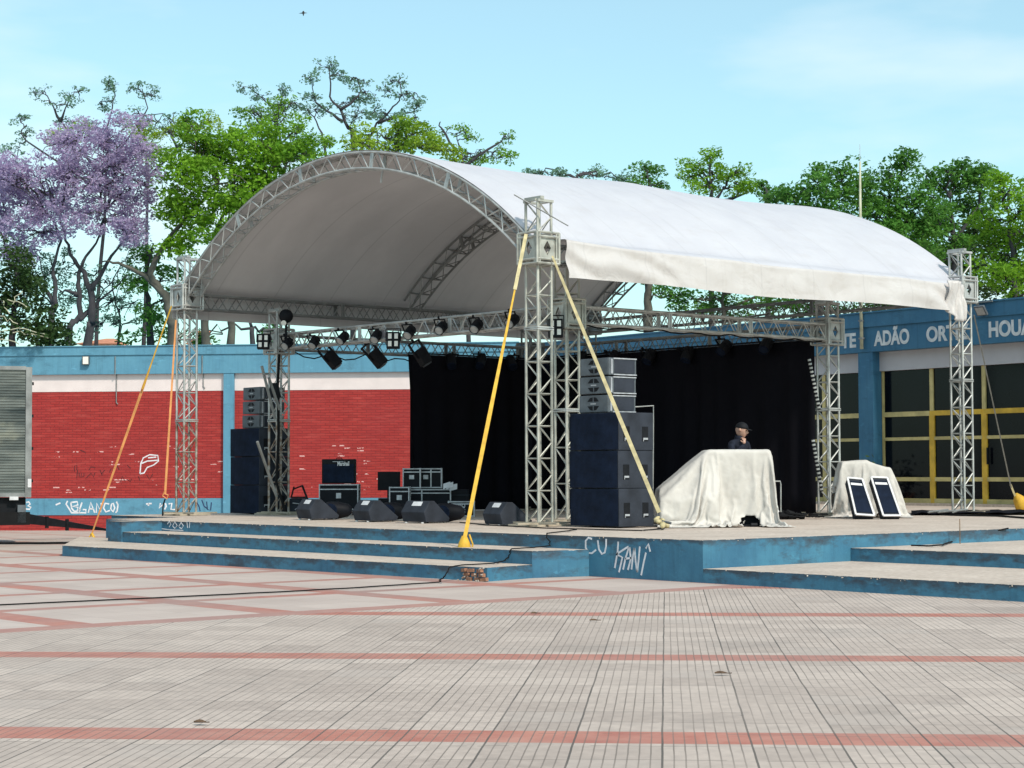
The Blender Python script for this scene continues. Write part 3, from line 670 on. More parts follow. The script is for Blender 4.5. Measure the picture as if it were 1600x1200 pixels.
# ---------------------------------------------------------------- canopy fabric
def smooth_noise(seed):
    r_ = np.random.default_rng(seed); ph = r_.uniform(0, 6.28, 24); fr = r_.uniform(-1, 1, (24, 2))
    def f(u, v, k=1.0): return sum(math.sin((fr[i][0]*u*k*(1+i*.25)) + fr[i][1]*v*k*(1+i*.25) + ph[i])/(1+i*.35) for i in range(12))/4
    return f
nf = smooth_noise(3); nf2 = smooth_noise(9)
cp = thing('canopy', 'large white arched canvas canopy over the stage', 'canopy', (0, 5.5, 5))
def fabric():
    sec = []
    N = 56; ro = RA+.015
    t0 = math.asin(5.5/ro)
    for i in range(N+1):
        th = -t0+2*t0*i/N; sec.append(('a', th))
    P = []; W2 = []
    nx = 120
    for j in range(nx+1):
        x = -.16 + (11.38+.16)*j/nx; row = []
        sp = (x % 5.6)/5.6; sag = .07*math.sin(math.pi*sp)**1 if .1 < x < 11.2 else 0
        # left valance (y = 11.3 side), bottom to top
        for k in range(9):
            v = k/8; z = 4.60+v*.50; y = 11.30+.03*nf2(x*2.2, v*3)-.0*v
            row.append(V(x, y+.03, z))
        row.append(V(x, 11.22, 5.19))
        for kind, th in sec:
            p = arcpt(th, ro-sag*math.cos(th*1.2)+.012*nf(x*1.5, th*9), x); row.append(p)
        inn = .25 < x < 10.95; e0 = row[-1]
        row.append(V(x, -.16, 5.17+.01*nf(x*3, 1)) if inn else e0+V(0, -.004, -.004))
        row.append(V(x, -.27, 5.09+.10*math.exp(-x/1.6)+.02*nf(x*2, 5)) if inn else e0+V(0, -.008, -.012))
        P.append(row); row = [row[-1].copy()]
        ez = math.exp(-x/1.6)
        for k in range(15):
            v = k/14
            fold = .045*math.sin(5.5*(x*.9 - v*1.2)+nf(x*2.3, v)*5)*(.22+1.5*math.exp(-((x-1.3)/1.7)**2)+1.5*math.exp(-((x-10.3)/.9)**2))*min(1, v*3)
            top = 5.03+.10*ez+.02*nf(x*2, 5); bot = 4.53+.015*nf(x*1.1, 2)+.02*math.sin(x*.9)
            z = top+(bot-top)*v; y = -.30 - .05*v + .028*nf2(x*1.3+v*2.2, v*2.0) + fold*.55
            row.append(V(x, y, z+.045*(1-v)))
        if inn: W2.append(row)
    b = MB(); b.grid(P); o = b.build('canvas', M['pvc'], cp, smooth=True)
    b = MB(); b.grid(W2); b.build('valance', M['pvc2'], cp, smooth=True)
    return o
fabric()
# gathered cloth at the right rear corner
b = MB(); rows = []
for i in range(15):
    v = i/14; ring = []
    for k in range(29):
        u = k/28; 
        x = 10.28+.48*u+.08*v*u; rr_ = .07*math.sin(math.pi*u)+.045*math.sin(u*17+v*5)*(.4+v)
        drop = .18*math.sin(math.pi*u)**.6 + .12*u
        z = 5.12 - v*(.56+drop*(1)) ; y = -.36 - rr_ - .03*math.sin(v*6+u*4)
        ring.append(V(x, y, z))
    rows.append(ring)
b.grid(rows); o = b.build('gathered_corner', M['pvc2'], cp, smooth=True)
sd = o.modifiers.new('thick', 'SOLIDIFY'); sd.thickness = .01
# ---------------------------------------------------------------- drapes
def drapes(name, p0, p1, z0, z1, label, flare=(0, 0)):
    t = thing(name, label, 'curtain', (p0[0], p0[1], z0))
    p0 = V(*p0, 0); p1 = V(*p1, 0); d = p1-p0; L_ = d.length; d.normalize(); n = V(-d.y, d.x, 0)
    P = []; N = int(L_*14)
    for i in range(N+1):
        s_ = L_*i/N; row = []
        for k in range(9):
            v = k/8; amp = .045*(1-.5*v)
            off = n*(amp*math.sin(s_*11+1.3*math.sin(s_*2.1)))
            ss = s_ + (flare[0]*(1-v) if i == 0 else 0)
            row.append(p0+d*(ss)+off+V(0, 0, z0+(z1-z0)*v))
        P.append(row)
    b = MB(); b.grid(P); o = b.build('cloth', M['drape'], t, smooth=True)
    m_ = o.modifiers.new('thick', 'SOLIDIFY'); m_.thickness = .008
    b = MB(); b.tube([p0+V(0, 0, z1+.03), p1+V(0, 0, z1+.03)], .02, 6); b.build('rail', M['black'], t)
    return t
drapes('backdrop_curtain', (G_[0]-.22, G_[1]+.15), (H_[0]-.22, H_[1]-.1), .57, 3.96, 'tall black backdrop curtain across the rear of the stage')
drapes('side_curtain', (4.72, 9.70), (H_[0]-.25, 9.70), .57, 3.96, 'black side curtain hanging from far side truss before the brick wall', (.22, 0))
# ---------------------------------------------------------------- lights
def par_can(lens='lens'):
    t = thing('can_light', 'x', 'stage light')
    b = MB(); b.tube([(0, 0, 0), (-.02, 0, 0), (-.06, 0, 0), (-.26, 0, 0), (-.30, 0, 0)][::-1], [.115, .115, .115, .105, .06], 14); b.build('can', M['black'], t, world=False, smooth=False)
    b = MB(); b.tube([(-.30, 0, 0), (-.305, 0, 0)], .09, 14); b.tube([(-.33, 0, 0), (-.30, 0, 0)], [.11, .11], 14, cap=False); b.build('lens', M[lens], t, world=False)
    b = MB()
    for s1 in (-1, 1): b.bar((-.15, s1*.13, 0), (-.15, s1*.13, .20), .02, .03)
    b.bar((-.15, -.14, .21), (-.15, .14, .21), .03, .02); b.bar((-.15, 0, .21), (-.15, 0, .28), .03, .04); b.build('yoke', M['black'], t, world=False)
    return t
# can lights hang in front of the front truss; the lens side faces the audience (-x, left)
pc = par_can()
ords = ['first', 'second', 'third', 'fourth', 'fifth', 'sixth', 'seventh', 'eighth']
for i, y in enumerate((9.3, 8.37, 7.34, 6.29, 5.22, 4.26, 3.24, 2.22)):
    # rotate so that -x(lens) points down-left
    o = placed(pc, i > 0, (1.42, y, 4.09+random.uniform(-.02, .03)), (0, R(-38+random.uniform(-8, 8)), R(random.uniform(5, 35))), 'black can light, %s from the left tower on the front truss' % ords[i], 'can lights on the front truss'); o.scale = (.82,)*3
pd = par_can('grille')
for i, y in enumerate((8.9, 7.9, 6.8, 5.7, 4.6, 3.5, 2.4)):
    o = placed(pd, i > 0, (8.20, y, 4.0+random.uniform(-.03, .03)), (0, R(-50+random.uniform(-15, 15)), R(random.uniform(-30, 40))), 'dark can light, %s from the left on the rear truss over the backdrop' % ords[i], 'can lights on the rear truss'); o.scale = (1.0,)*3
for i, x in enumerate((5.9, 6.8, 7.6)):
    o = placed(pd, True, (x, 9.72, 3.98+random.uniform(-.03, .03)), (0, R(-45+random.uniform(-15, 15)), R(60+random.uniform(-30, 40))), 'dark can light, %s from the left above the side curtain' % ords[i], 'can lights above the side curtain')
def head():
    t = thing('moving_head_light', 'x', 'stage light')
    b = MB(); b.box((-.15, -.13, -.52), (.15, .13, -.10)); b.build('body', M['bluegrey'] if 0 else M['black'], t, world=False, bevel=.03)
    b = MB(); b.box((-.10, -.09, -.545), (.10, .09, -.521)); b.build('lens_plate', M['cabgrey'], t, world=False)
    b = MB()
    for s1 in (-1, 1): b.box((-.04, s1*.155-.015, -.3), (.04, s1*.155+.015, .10))
    b.box((-.05, -.17, .101), (.05, .17, .13)); b.bar((0, 0, .13), (0, 0, .24), .05, .05); b.build('yoke', M['black'], t, world=False)
    return t
mh = head()
spots = [(1.95, 9.1, 3.78, 'tilted black box light hanging second row, nearest the left tower'), (3.83, 9.9, 3.82, 'tilted black box light in the middle of the far side truss'), (5.0, 9.6, 3.86, 'tilted black box light just before the side curtain top')]
for i, (x, y, z, lb) in enumerate(spots):
    c = at((507, 577, 650)[i], (562, 560, 556)[i], (39.6, 38.6, 39.4)[i]) if i < 3 else V(x, y, z+.0)
    o = placed(mh, i > 0, (c.x, c.y, c.z+.20 if i < 3 else z), (R(0), R(0), 0), lb, 'box lights under the rear and side trusses')
    if i < 3:
        ax = FW; Mr = Matrix.Rotation(R(-40 if i != 2 else -32), 3, ax) @ Matrix.Rotation(YAW+R(30), 3, 'Z'); o.rotation_euler = Mr.to_euler()
    o.scale = (.84,)*3
def hooks():
    for i in range(3):
        c = at((507, 577, 650)[i], (562, 560, 556)[i], (39.6, 38.6, 39.4)[i])
def blinder(c, rz, label, used, proto):
    o = placed(proto, used, c, (0, R(8), rz), label, 'four lamp blinders'); o.scale = (.66,)*3; return o
bl_ = thing('blinder_light', 'x', 'stage light')
b = MB(); b.box((0, -.19, -.24), (.16, .19, .24)); b.build('housing', M['black'], bl_, world=False, bevel=.02)
for yy in (-.09, .09):
    for zz in (-.11, .11):
        b = MB(); b.box((-.010, yy-.05, zz-.075), (-.001, yy+.05, zz+.075)); b.build('lamp', M['lamp'], bl_, world=False)
b = MB(); 
for s1 in (-1, 1): b.box((.05, s1*.21-.012, -.02), (.09, s1*.21+.012, .32))
b.box((.05, -.22, .321), (.09, .22, .345)); b.build('yoke', M['black'], bl_, world=False)
c = at(411, 533, 38.7); blinder(c, R(48), 'black four lamp blinder beside the left lighting tower', False, bl_)
c = at(614, 531, 35.6); blinder(c, R(48), 'black four lamp blinder at the middle of the front truss', True, bl_)
c = at(868, 512, 31.9); blinder(c, R(48), 'black four lamp blinder behind the nearest canopy tower', True, bl_)
# follow-spot like fixture on top of E
c = at(447, 494, 38.6); f = thing('scoop_light', 'round black light with white bulb on top of the left lighting tower', 'stage light', c)
b = MB()
n_ = (EYE-c).normalized(); b.tube([c-n_*.16, c-n_*.1, c, c+n_*.05], [.08, .13, .145, .145], 14); b.build('housing', M['black'], f, smooth=True)
b = MB(); d2 = c+n_*.06+UP*-.14+RT*-.05; b.tube([d2, d2+n_*.03], .055, 10); b.build('bulb', M['lamp'], f)
b = MB(); b.bar(c-UP*.15, c-UP*.5, .05, .05); b.build('stand', M['black'], f)
# small clutter on rear trusses: cables
cb = MB()
for (p, q2, sagv) in (((1.55, 9.7, 4.27), (1.6, 1.3, 4.27), .03), ((1.9, 9.93, 3.93), (8.2, 9.93, 3.93), .14), ((8.3, 9.5, 3.93), (8.3, 1.5, 3.93), .12), ((2, 1.05, 3.94), (8.2, 1.05, 3.94), .05)):
    p = V(*p); q2 = V(*q2); cb.tube([p.lerp(q2, i/24)+V(0, 0, -sagv*abs(math.sin(i*.9))) for i in range(25)], .014, 5)
tag(cb.build('lighting_cable', M['rubber']), 'black cables looped along the lighting trusses', 'cable')
cb = MB(); cb.tube([(1.42, 9.72, 4.0), (1.40, 9.75, 3.2), (1.42, 9.74, 2.2), (1.38, 9.76, 1.2), (1.5, 9.6, .60)], .028, 6)
tag(cb.build('cable_bundle', M['rubber']), 'thick black cable bundle running down the left lighting tower', 'cable')
cb = MB(); cb.tube([(1.75, 1.0, 3.9), (1.78, .98, 3.0), (1.74, .97, 2.2), (1.79, .96, 1.2), (1.9, .8, .6)], .022, 6)
tag(cb.build('cable_bundle', M['alu_dull']), 'grey cable bundle down the tower behind right speaker stack', 'cable')
# ---------------------------------------------------------------- loudspeakers
def sub_proto():
    t = thing('bass_speaker', 'x', 'speaker')      # local: front faces -x, width along y (1.12), depth x (.85), height .59
    b = MB(); b.box((.03, -.56, 0), (.78, .56, .588)); b.build('cabinet', M['cab'], t, world=False, bevel=.008)
    b = MB(); P = []
    for i in range(13):
        y = -.55+1.10*i/12; P.append([V(.03-.035*math.sin(math.pi*i/12)-.004, y, z) for z in (.012, .58)])
    b.grid(P); b.build('grille', M['grille'], t, world=False, smooth=True)
    for (x, z) in ((.20, .24), (.60, .24)):
        h = MB(); h.box((x-.065, -.564, z-.10), (x+.065, -.5605, z+.13)); o = h.build('handle_pocket', M['black'], t, world=False)
        h = MB(); h.box((x-.05, -.574, z-.075), (x+.05, -.5645, z-.045)); h.box((x-.05, -.575, z-.10), (x-.04, -.5645, z-.045)); h.build('handle_bar', M['trim'], o, world=False)
    return t
sp = sub_proto(); GS = 'bass speakers stacked on the stage floor'
used = False
for (sx, sy, nm) in ((.08, -1.16, 'right'), (1.28, 10.86, 'left')):
    for k, pos in enumerate(('bottom', 'middle', 'top')):
        placed(sp, used, (sx+random.uniform(-.004, .012), sy+random.uniform(-.008, .008), S0+.02+.592*k), 0, '%s black bass speaker of the %s stack' % (pos, 'stack behind nearest canopy tower' if 0 else ('big stack right of the nearest canopy tower,' if nm == 'right' else 'stack left of the brown stained lighting tower,')) if 0 else
               ('%s bass speaker in the stack just right of the nearest canopy tower' % pos if nm == 'right' else '%s bass speaker in the stack left of the brown stained lighting tower' % pos), GS); used = True
def top_proto():
    t = thing('line_array_speaker', 'x', 'speaker')
    W2 = .33
    b = MB(); b.prism([(0, -W2), (.62, -W2+.03), (.62, W2-.03), (0, W2)], .27); b.build('cabinet', M['cabgrey'], t, world=False, bevel=.006)
    b = MB(); b.box((-.012, -W2+.01, .01), (-.002, W2-.01, .262)); fr = b.build('baffle', M['cabgrey'], t, world=False)
    # horn mouth with four dark openings round a bright slot
    for sy in (-1, 1):
        for sz in (-1, 1):
            pl_ = [(0, 0)]; a0 = 0
            pts = [(.02*1+0, .025)]
            poly = [(.012, .035), (.012, .105), (.075, .095), (.135, .035)]
            b = MB(); vs = [(-.014, sy*y, .136+sz*z) for y, z in poly]; vs2 = [(-.0125, y, z) for _, y, z in vs]
            b.add(vs+vs2, [(0, 1, 2, 3) if sy*sz < 0 else (3, 2, 1, 0), (0, 1, 5, 4), (1, 2, 6, 5), (2, 3, 7, 6), (3, 0, 4, 7)]); b.build('horn_opening', M['black'], t, world=False)
    b = MB(); b.box((-.016, -.06, .126), (-.0125, .06, .146)); b.build('badge', M['trim'], t, world=False)
    b = MB(); b.box((.04, -W2-.012, .02), (.07, -W2+.012, .25)); b.box((.10, -W2-.004, .0), (.60, -W2+.03, .018)); b.box((.10, -W2-.004, .252), (.60, -W2+.03, .27)); b.build('side_rail', M['trim'], t, world=False)
    b = MB(); b.box((.12, -W2-.0, .03), (.56, -W2+.026, .24)); b.build('side_panel', M['cab'], t, world=False)
    return t
tp = top_proto(); used = False
for (sx, sy, nm) in ((.18, -1.10, 'right'), (1.38, 10.72, 'left')):
    for k, pos in enumerate(('lowest', 'middle', 'topmost')):
        placed(tp, used, (sx+.01*k, sy, S0+.025+.592*3+.292*k), 0, '%s small line array cabinet on the %s bass stack' % (pos, 'near tower\'s right' if nm == 'right' else 'left') if 0 else
               ('%s grey line array cabinet on the bass stack beside the nearest canopy tower' % pos if nm == 'right' else '%s grey line array cabinet on the bass stack before the blue pillar' % pos), 'line array cabinets on the bass stacks'); used = True
def wedge_proto():
    t = thing('stage_monitor', 'x', 'speaker')      # local: rear (low back panel) faces -x to audience, baffle faces +x
    prof = [(-.20, 0), (.30, 0), (.33, .06), (-.02, .36), (-.12, .36), (-.25, .17)]
    Mx = Matrix(((1, 0, 0, 0), (0, 0, -1, .29), (0, 1, 0, 0), (0, 0, 0, 1)))
    b = MB(); b.prism(prof, .58, Mx); b.build('cabinet', M['cab'], t, world=False, bevel=.012, recalc=True)
    d = V(.35, 0, -.30).normalized(); n_ = V(.30, 0, .35).normalized()
    b = MB(); c0 = V(-.02, 0, .36)+n_*.006; c1 = V(.33, 0, .06)+n_*.006
    b.add([c0+V(0, -.27, 0)+d*.03, c0+V(0, .27, 0)+d*.03, c1+V(0, .27, 0)-d*.03, c1+V(0, -.27, 0)-d*.03], [(0, 1, 2, 3)]); b.build('grille', M['grille'], t, world=False)
    n2 = V(-.19, 0, .13).normalized()
    b = MB(); p0 = V(-.12, 0, .36).lerp(V(-.25, 0, .17), .08)+n2*.004; p1 = V(-.12, 0, .36).lerp(V(-.25, 0, .17), .45)+n2*.004
    b.add([p0+V(0, -.13, 0), p0+V(0, .10, 0), p1+V(0, .10, 0), p1+V(0, -.13, 0)]+[q_-n2*.003 for q_ in (p0+V(0, -.13, 0), p0+V(0, .10, 0), p1+V(0, .10, 0), p1+V(0, -.13, 0))], [(0, 3, 2, 1), (0, 1, 5, 4), (1, 2, 6, 5), (2, 3, 7, 6), (3, 0, 4, 7)]); b.build('sticker', M['sticker'], t, world=False, recalc=True)
    for yy in (-.2, .2):
        b = MB(); b.tube([(-.205, yy, .0), (-.205, yy, -.02)], .025, 8); b.tube([(.27, yy, .0), (.27, yy, -.02)], .02, 8); b.build('foot', M['sticker'], t, world=False)
    return t
wp = wedge_proto(); used = False
for i, (x, y, rz, lb) in enumerate(((-.20, 6.05, R(-8), 'black stage monitor nearest the left lighting tower, white sticker on its back'), (-.22, 4.22, R(-6), 'black stage monitor in front of the wheeled flight case'), (-.15, 2.85, R(6), 'black stage monitor in front of the stacked cases and drum bag'), (-.12, .72, R(-10), 'lone black stage monitor by the foot of the nearest canopy tower'))):
    o = placed(wp, used, (x, y, S0+.022), rz, lb, 'stage monitors along the front edge'); used = True
    o.scale = (1.06, 1.0, 1.0)
# low black drum-shaped speakers next to the first three wedges
for i, (px, py, Z, lb) in enumerate(((527, 800, 35.0, 'dark rounded monitor lying beside the leftmost stage monitor'), (617, 803, 34.0, 'dark rounded monitor lying before the wheeled flight case'), (702, 803, 32.9, 'dark rounded monitor with round driver beside the third stage monitor'))):
    c = at(px, py, Z); c.z = S0+.17
    t = thing('floor_monitor', lb, 'speaker', (c.x, c.y, S0), 0, 'rounded monitors lying on the stage')
    a = RT.copy(); a.z = 0; a.normalize()
    b = MB(); b.tube([c-a*.20, c-a*.17, c+a*.0, c+a*.20, c+a*.27], [.15, .165, .165, .12, .06], 14); b.build('cabinet', M['case'], t, smooth=True)
    b = MB(); n_ = (-a*.4-FW*.9); n_.z = .1; n_.normalize(); cc = c-a*.10-FW*.12; b.tube([cc, cc+n_*.035], [.125, .13], 16); b.build('driver', M['grille'], t)
# ---------------------------------------------------------------- flight cases, amps
def fcase(name, c, sx, sy, sz, rz, label, wheels=True, cat='case', panels=1):
    t = thing(name, label, cat, c, rz)
    z0 = .11 if wheels else 0.003
    b = MB(); b.box((-sx/2, -sy/2, z0), (sx/2, sy/2, z0+sz)); b.build('shell', M['case'], t, world=False)
    e = MB(); k = .012; hx, hy = sx/2, sy/2
    for x in (-hx, hx):
        for y in (-hy, hy): e.box((x-k, y-k, z0-.003), (x+k, y+k, z0+sz+.003))
    for z in (z0, z0+sz-2*k, z0+sz*.78):
        for y in (-hy, hy): e.box((-hx+k+.001, y-k*.7, z+.001), (hx-k-.001, y+k*.7, z+2*k-.001))
        for x in (-hx, hx): e.box((x-k*.7, -hy+k+.001, z+.001), (x+k*.7, hy-k-.001, z+2*k-.001))
    for i in range(1, panels):
        x = -hx+sx*i/panels
        for y in (-hy, hy): e.box((x-k, y-k*.9, z0+2*k), (x+k, y+k*.9, z0+sz-2*k-.002))
    e.build('edge_trim', M['trim'], t, world=False)
    for y in (-1,):
        l = MB(); l.box((-.05-(.0 if panels == 1 else sx/4), -hy-.012, z0+sz*.45), (.05-(.0 if panels == 1 else sx/4), -hy-.001, z0+sz*.66)); l.box((-.02, -hy-.02, z0+sz*.5), (.02, -hy-.013, z0+sz*.6)) if 0 else None; l.build('latch', M['trim'], t, world=False)
    if wheels:
        for x in (-hx*.75, hx*.75):
            for y in (-hy*.7, hy*.7):
                wv = MB(); Mw = Matrix.Translation((x, y, .05)); wv.tube([(x-.02, y, .052), (x+.02, y, .052)], .048, 12); wv.box((x-.03, y-.03, .098), (x+.03, y+.03, z0)); wv.build('castor', M['rubber'], t, world=False)
    return t
RZ = YAW-R(90)          # case fronts turned to the plaza
def onstage(px, py_base, Z, z=S0): c = at(px, py_base, Z); c.z = z; return c
fcase('flight_case', onstage(531, 800, 38.6), .78, .55, .52, RZ, 'wheeled black flight case under the guitar amplifier', True, 'case', 1)
c = onstage(530, 760, 38.6, S0+.11+.52+.008)
t = thing('guitar_amplifier', 'black guitar amplifier with white script logo on a wheeled case', 'amplifier', c, RZ)
b = MB(); b.box((-.34, -.16, 0), (.34, .16, .50)); b.build('cabinet', M['black'], t, world=False, bevel=.015)
b = MB(); b.box((-.31, -.168, .03), (.31, -.161, .40)); b.build('grille_cloth', M['grille'], t, world=False)
text_mesh('Marshall', .12, .24, M['sticker'], 'logo', t, (-.02, -.176, .37), (R(90), 0, 0), .004)
b = MB(); b.box((-.12, -.164, .445), (.10, -.1615, .455)); b.build('control_strip', M['trim'], t, world=False)
b = MB(); b.tube([(-.06, 0, .50), (-.05, 0, .525), (.05, 0, .525), (.06, 0, .50)], .01, 6); b.build('handle', M['rubber'], t, world=False)
# stand with folded frame left of the amp
c = onstage(470, 803, 39.2)
t = thing('folded_stand', 'black folded metal stand and bag behind the left lighting tower', 'stand', c, RZ)
b = MB(); b.box((-.24, -.15, 0.003), (.16, .15, .34)); b.build('bag', M['cab'], t, world=False, bevel=.05)
b = MB(); b.bar((.05, -.18, .60), (.26, -.18, .05), .04, .04); b.bar((-.15, -.18, .52), (.06, -.18, .60), .03, .03); b.bar((-.18, -.18, .35), (-.12, -.18, .58), .03, .03); b.bar((-.2, -.17, .36), (.15, -.17, .36), .03, .03); b.build('frame', M['black'], t, world=False)
b = MB(); b.tube([(-.15, -.165, .24), (.0, -.165, .22), (.02, -.165, .20), (-.1, -.165, .10)], .012, 5); b.build('strap', M['trim'], t, world=False)
# right group
fcase('flight_case', onstage(625, 799, 37.6), .38, .50, .47, RZ, 'upright black flight case with bright trim below the screen', True)
fcase('rack_case', onstage(660, 797, 38.1), 1.15, .5, .42, RZ, 'long low black case carrying the upper cases', True, 'case', 2)
c = onstage(647, 0, 38.1, S0+.11+.42+.01); fcase('flight_case', at(644, 746, 38.1).xy.to_3d()+V(0, 0, S0+.545), .34, .4, .40, RZ, 'small flight case with white stencil on top of the long case', False)
text_mesh('VIPER', .08, .2, M['sticker'], 'stencil', bpy.data.objects['flight_case.002'], (-.10, -.218, .25), (R(90), 0, 0), .003) if 0 else None
fcase('flight_case', at(674, 746, 38.3).xy.to_3d()+V(0, 0, S0+.545), .42, .4, .40, RZ, 'black two panel flight case at the right end of the long case', False, 'case', 2)
c = at(607, 752, 38.6); t = thing('monitor_screen', 'black rectangular screen standing left of the small cases', 'screen', (c.x, c.y, S0), RZ)
b = MB(); b.box((-.22, -.03, .50), (.24, .03, .88)); b.build('panel', M['black'], t, world=False, bevel=.01)
b = MB(); b.bar((0, 0, .5), (0, 0, .02), .06, .05); b.box((-.16, -.12, .003), (.16, .12, .03)); b.box((-.2, -.14, .04), (.12, .14, .34)); b.build('stand', M['black'], t, world=False)
t = thing('mixing_console', 'blue grey mixing console lying low before the black cases', 'console', onstage(688, 796, 35.8), RZ)
b = MB(); b.prism([(-.24, -.18), (.24, -.18), (.24, .18), (-.24, .18)], .20); b.build('case', M['bluegrey'], t, world=False, bevel=.02)
b = MB(); b.box((-.22, -.16, .201), (.22, .16, .23), 0, Matrix.Rotation(R(3), 4, 'X')); b.build('panel', M['cabgrey'], t, world=False)
b = MB(); b.box((.02, -.187, .05), (.12, -.181, .12)); b.build('label_plate', M['trim'], t, world=False)
c = onstage(721, 803, 37.0); t = fcase('equipment_case', c, .50, .35, .30, RZ, 'dark case with pale stencilled letters beside the console', False)
text_mesh('PRO', .12, .17, M['trim'], 'stencil', t, (-.09, -.19, .17), (R(90), 0, 0), .004)
text_mesh('BASS', .12, .17, M['trim'], 'stencil', t, (-.09, -.19, .07), (R(90), 0, 0), .004)
c = at(704, 760, 37.6); t = thing('paper_sheets', 'crumpled white paper on the dark equipment', 'paper', c)
c2 = at(706, 778, 37.6); b = MB()
for i in range(4):
    p = c + RT*random.uniform(-.08, .08) + UP*random.uniform(-.03, .03); a = RT*.07+UP*.03*random.uniform(-1, 1); e = UP*.05+FW*.05
    b.add([p-a-e, p+a-e, p+a+e, p-a+e, p-a-e-FW*.004, p+a-e-FW*.004, p+a+e-FW*.004, p-a+e-FW*.004], [(0, 1, 2, 3), (7, 6, 5, 4), (0, 4, 5, 1), (1, 5, 6, 2), (2, 6, 7, 3), (3, 7, 4, 0)])
b.build('sheet', M['sticker'], t)
t = thing('storage_case', 'big black trunk under the crumpled paper', 'case', onstage(708, 798, 38.2), RZ)
b = MB(); b.box((-.32, -.25, .003), (.32, .25, .52)); b.build('body', M['case'], t, world=False, bevel=.02)
b = MB(); b.box((-.33, -.26, .40), (.33, .26, .415)); b.build('lid_seam', M['cab'], t, world=False)
# leaning truss/pipe by the left stack
t = thing('leaning_pole', 'grey pole leaning diagonally against the left lighting tower', 'pole', at(402, 690, 37.2))
b = MB(); b.tube([at(402, 690, 37.0), at(432, 775, 37.6)], .03, 6); b.build('tube', M['alu_dull'], t)
t = thing('folded_tripod', 'dark tripod legs folded against the left line array', 'stand', at(410, 570, 37.6))
b = MB(); b.tube([at(409, 572, 37.6), at(430, 655, 37.9)], .03, 6); b.tube([at(420, 590, 37.7), at(437, 640, 38.0)], .03, 6); b.bar(at(413, 584, 37.6), at(420, 584, 37.7), .04, .04); b.build('legs', M['alu_dull'], t)
b = MB(); cc = at(428, 606, 38.1); b.tube([cc-UP*.2, cc+UP*.1], [.16, .06], 8); b.build('bracket', M['black'], t)
# chair-like light frame and mic stand by the drape
t = thing('metal_stand', 'thin bent metal stand behind the draped console', 'stand', at(1216, 810, 32.5))
b = MB(); b.tube([at(1207, 752, 32.5), at(1219, 752, 32.5), at(1220, 757, 32.5), at(1220, 800, 32.5)], .011, 5); b.build('rail', M['alu'], t)
t = thing('wall_bracket', 'thin pale bracket arm behind the right speaker stack', 'bracket', at(1010, 640, 31.5))
b = MB(); b.tube([at(990, 636, 31.3), at(1021, 634, 31.5), at(1021, 660, 31.5), at(1020, 790, 31.5)], .010, 5); b.build('arm', M['alu'], t)
# LED strips leaning by tower G
for i, (a0, a1, lb) in enumerate((((1264, 560), (1280, 640), 'upper striped pole hanging beside the right backdrop tower'), ((1270, 686), (1284, 768), 'lower striped pole beside the right backdrop tower'))):
    p = at(*a0, 36.2); q_ = at(*a1, 36.2); t = thing('striped_pole', lb, 'pole', q_)
    b = MB(); b.tube([p, q_], .03, 6); b.build('tube', M['black'], t)
    b = MB()
    for k in range(13): b.tube([p.lerp(q_, (k+.2)/13), p.lerp(q_, (k+.65)/13)], .034, 6)
    b.build('pale_rings', M['alu'], t)
# ---------------------------------------------------------------- draped console
def settle(profile, ax_, dx_, nx, ny, seed, frames, bend, fix):
    """drop a heavy sheet over boxes given as profiles (a = right, h = up) between two depths, and return its settled grid"""
    ss = bpy.data.scenes.new('settling'); tmp = []
    def mesh_obj(vs, fs, nm):
        me = bpy.data.meshes.new(nm); me.from_pydata(vs, [], fs); o = bpy.data.objects.new(nm, me); ss.collection.objects.link(o); tmp.append(o); return o
    for poly, d0, d1 in profile:
        n = len(poly); o = mesh_obj([(a, d0, h) for a, h in poly]+[(a, d1, h) for a, h in poly], [tuple(range(n)), tuple(range(2*n-1, n-1, -1))]+[(i, (i+1) % n, n+(i+1) % n, n+i) for i in range(n)], 'support')
        bm = bmesh.new(); bm.from_mesh(o.data); bmesh.ops.recalc_face_normals(bm, faces=bm.faces); bm.to_mesh(o.data); bm.free()
        bv = o.modifiers.new('b', 'BEVEL'); bv.width = .03; bv.segments = 2
        o.modifiers.new('c', 'COLLISION'); o.collision.thickness_outer = .012; o.collision.cloth_friction = 25
    o = mesh_obj([(-6, -6, 0), (6, -6, 0), (6, 6, 0), (-6, 6, 0)], [(0, 1, 2, 3)], 'support'); o.modifiers.new('c', 'COLLISION'); o.collision.thickness_outer = .012; o.collision.cloth_friction = 40
    hm = max(h for p, _, _ in profile for a, h in p); r_ = np.random.default_rng(seed)
    vs = [(ax_[0]+(ax_[1]-ax_[0])*i/(nx-1), dx_[0]+(dx_[1]-dx_[0])*j/(ny-1)) for i in range(nx) for j in range(ny)]
    vs = [(a, d, hm+.06+.03*math.sin(a*5+seed)*math.cos(d*4)+r_.normal()*.004) for a, d in vs]
    o = mesh_obj(vs, [(i*ny+j, (i+1)*ny+j, (i+1)*ny+j+1, i*ny+j+1) for i in range(nx-1) for j in range(ny-1)], 'sheet')
    c = o.modifiers.new('c', 'CLOTH'); q = c.settings; q.quality = 7; q.mass = .35; q.bending_stiffness = bend; q.tension_stiffness = 25; q.compression_stiffness = 25; q.shear_stiffness = 12; q.air_damping = 1.5
    k = c.collision_settings; k.use_self_collision = True; k.self_distance_min = .012; k.distance_min = .012; k.collision_quality = 3; c.point_cache.frame_end = frames
    for f in range(1, frames+1): ss.frame_set(f)
    m = o.evaluated_get(ss.view_layers[0].depsgraph).to_mesh(); cc = np.empty(len(m.vertices)*3); m.vertices.foreach_get('co', cc)
    for o in tmp: bpy.data.objects.remove(o)
    bpy.data.scenes.remove(ss); return fix(cc.reshape(nx, ny, 3).copy())
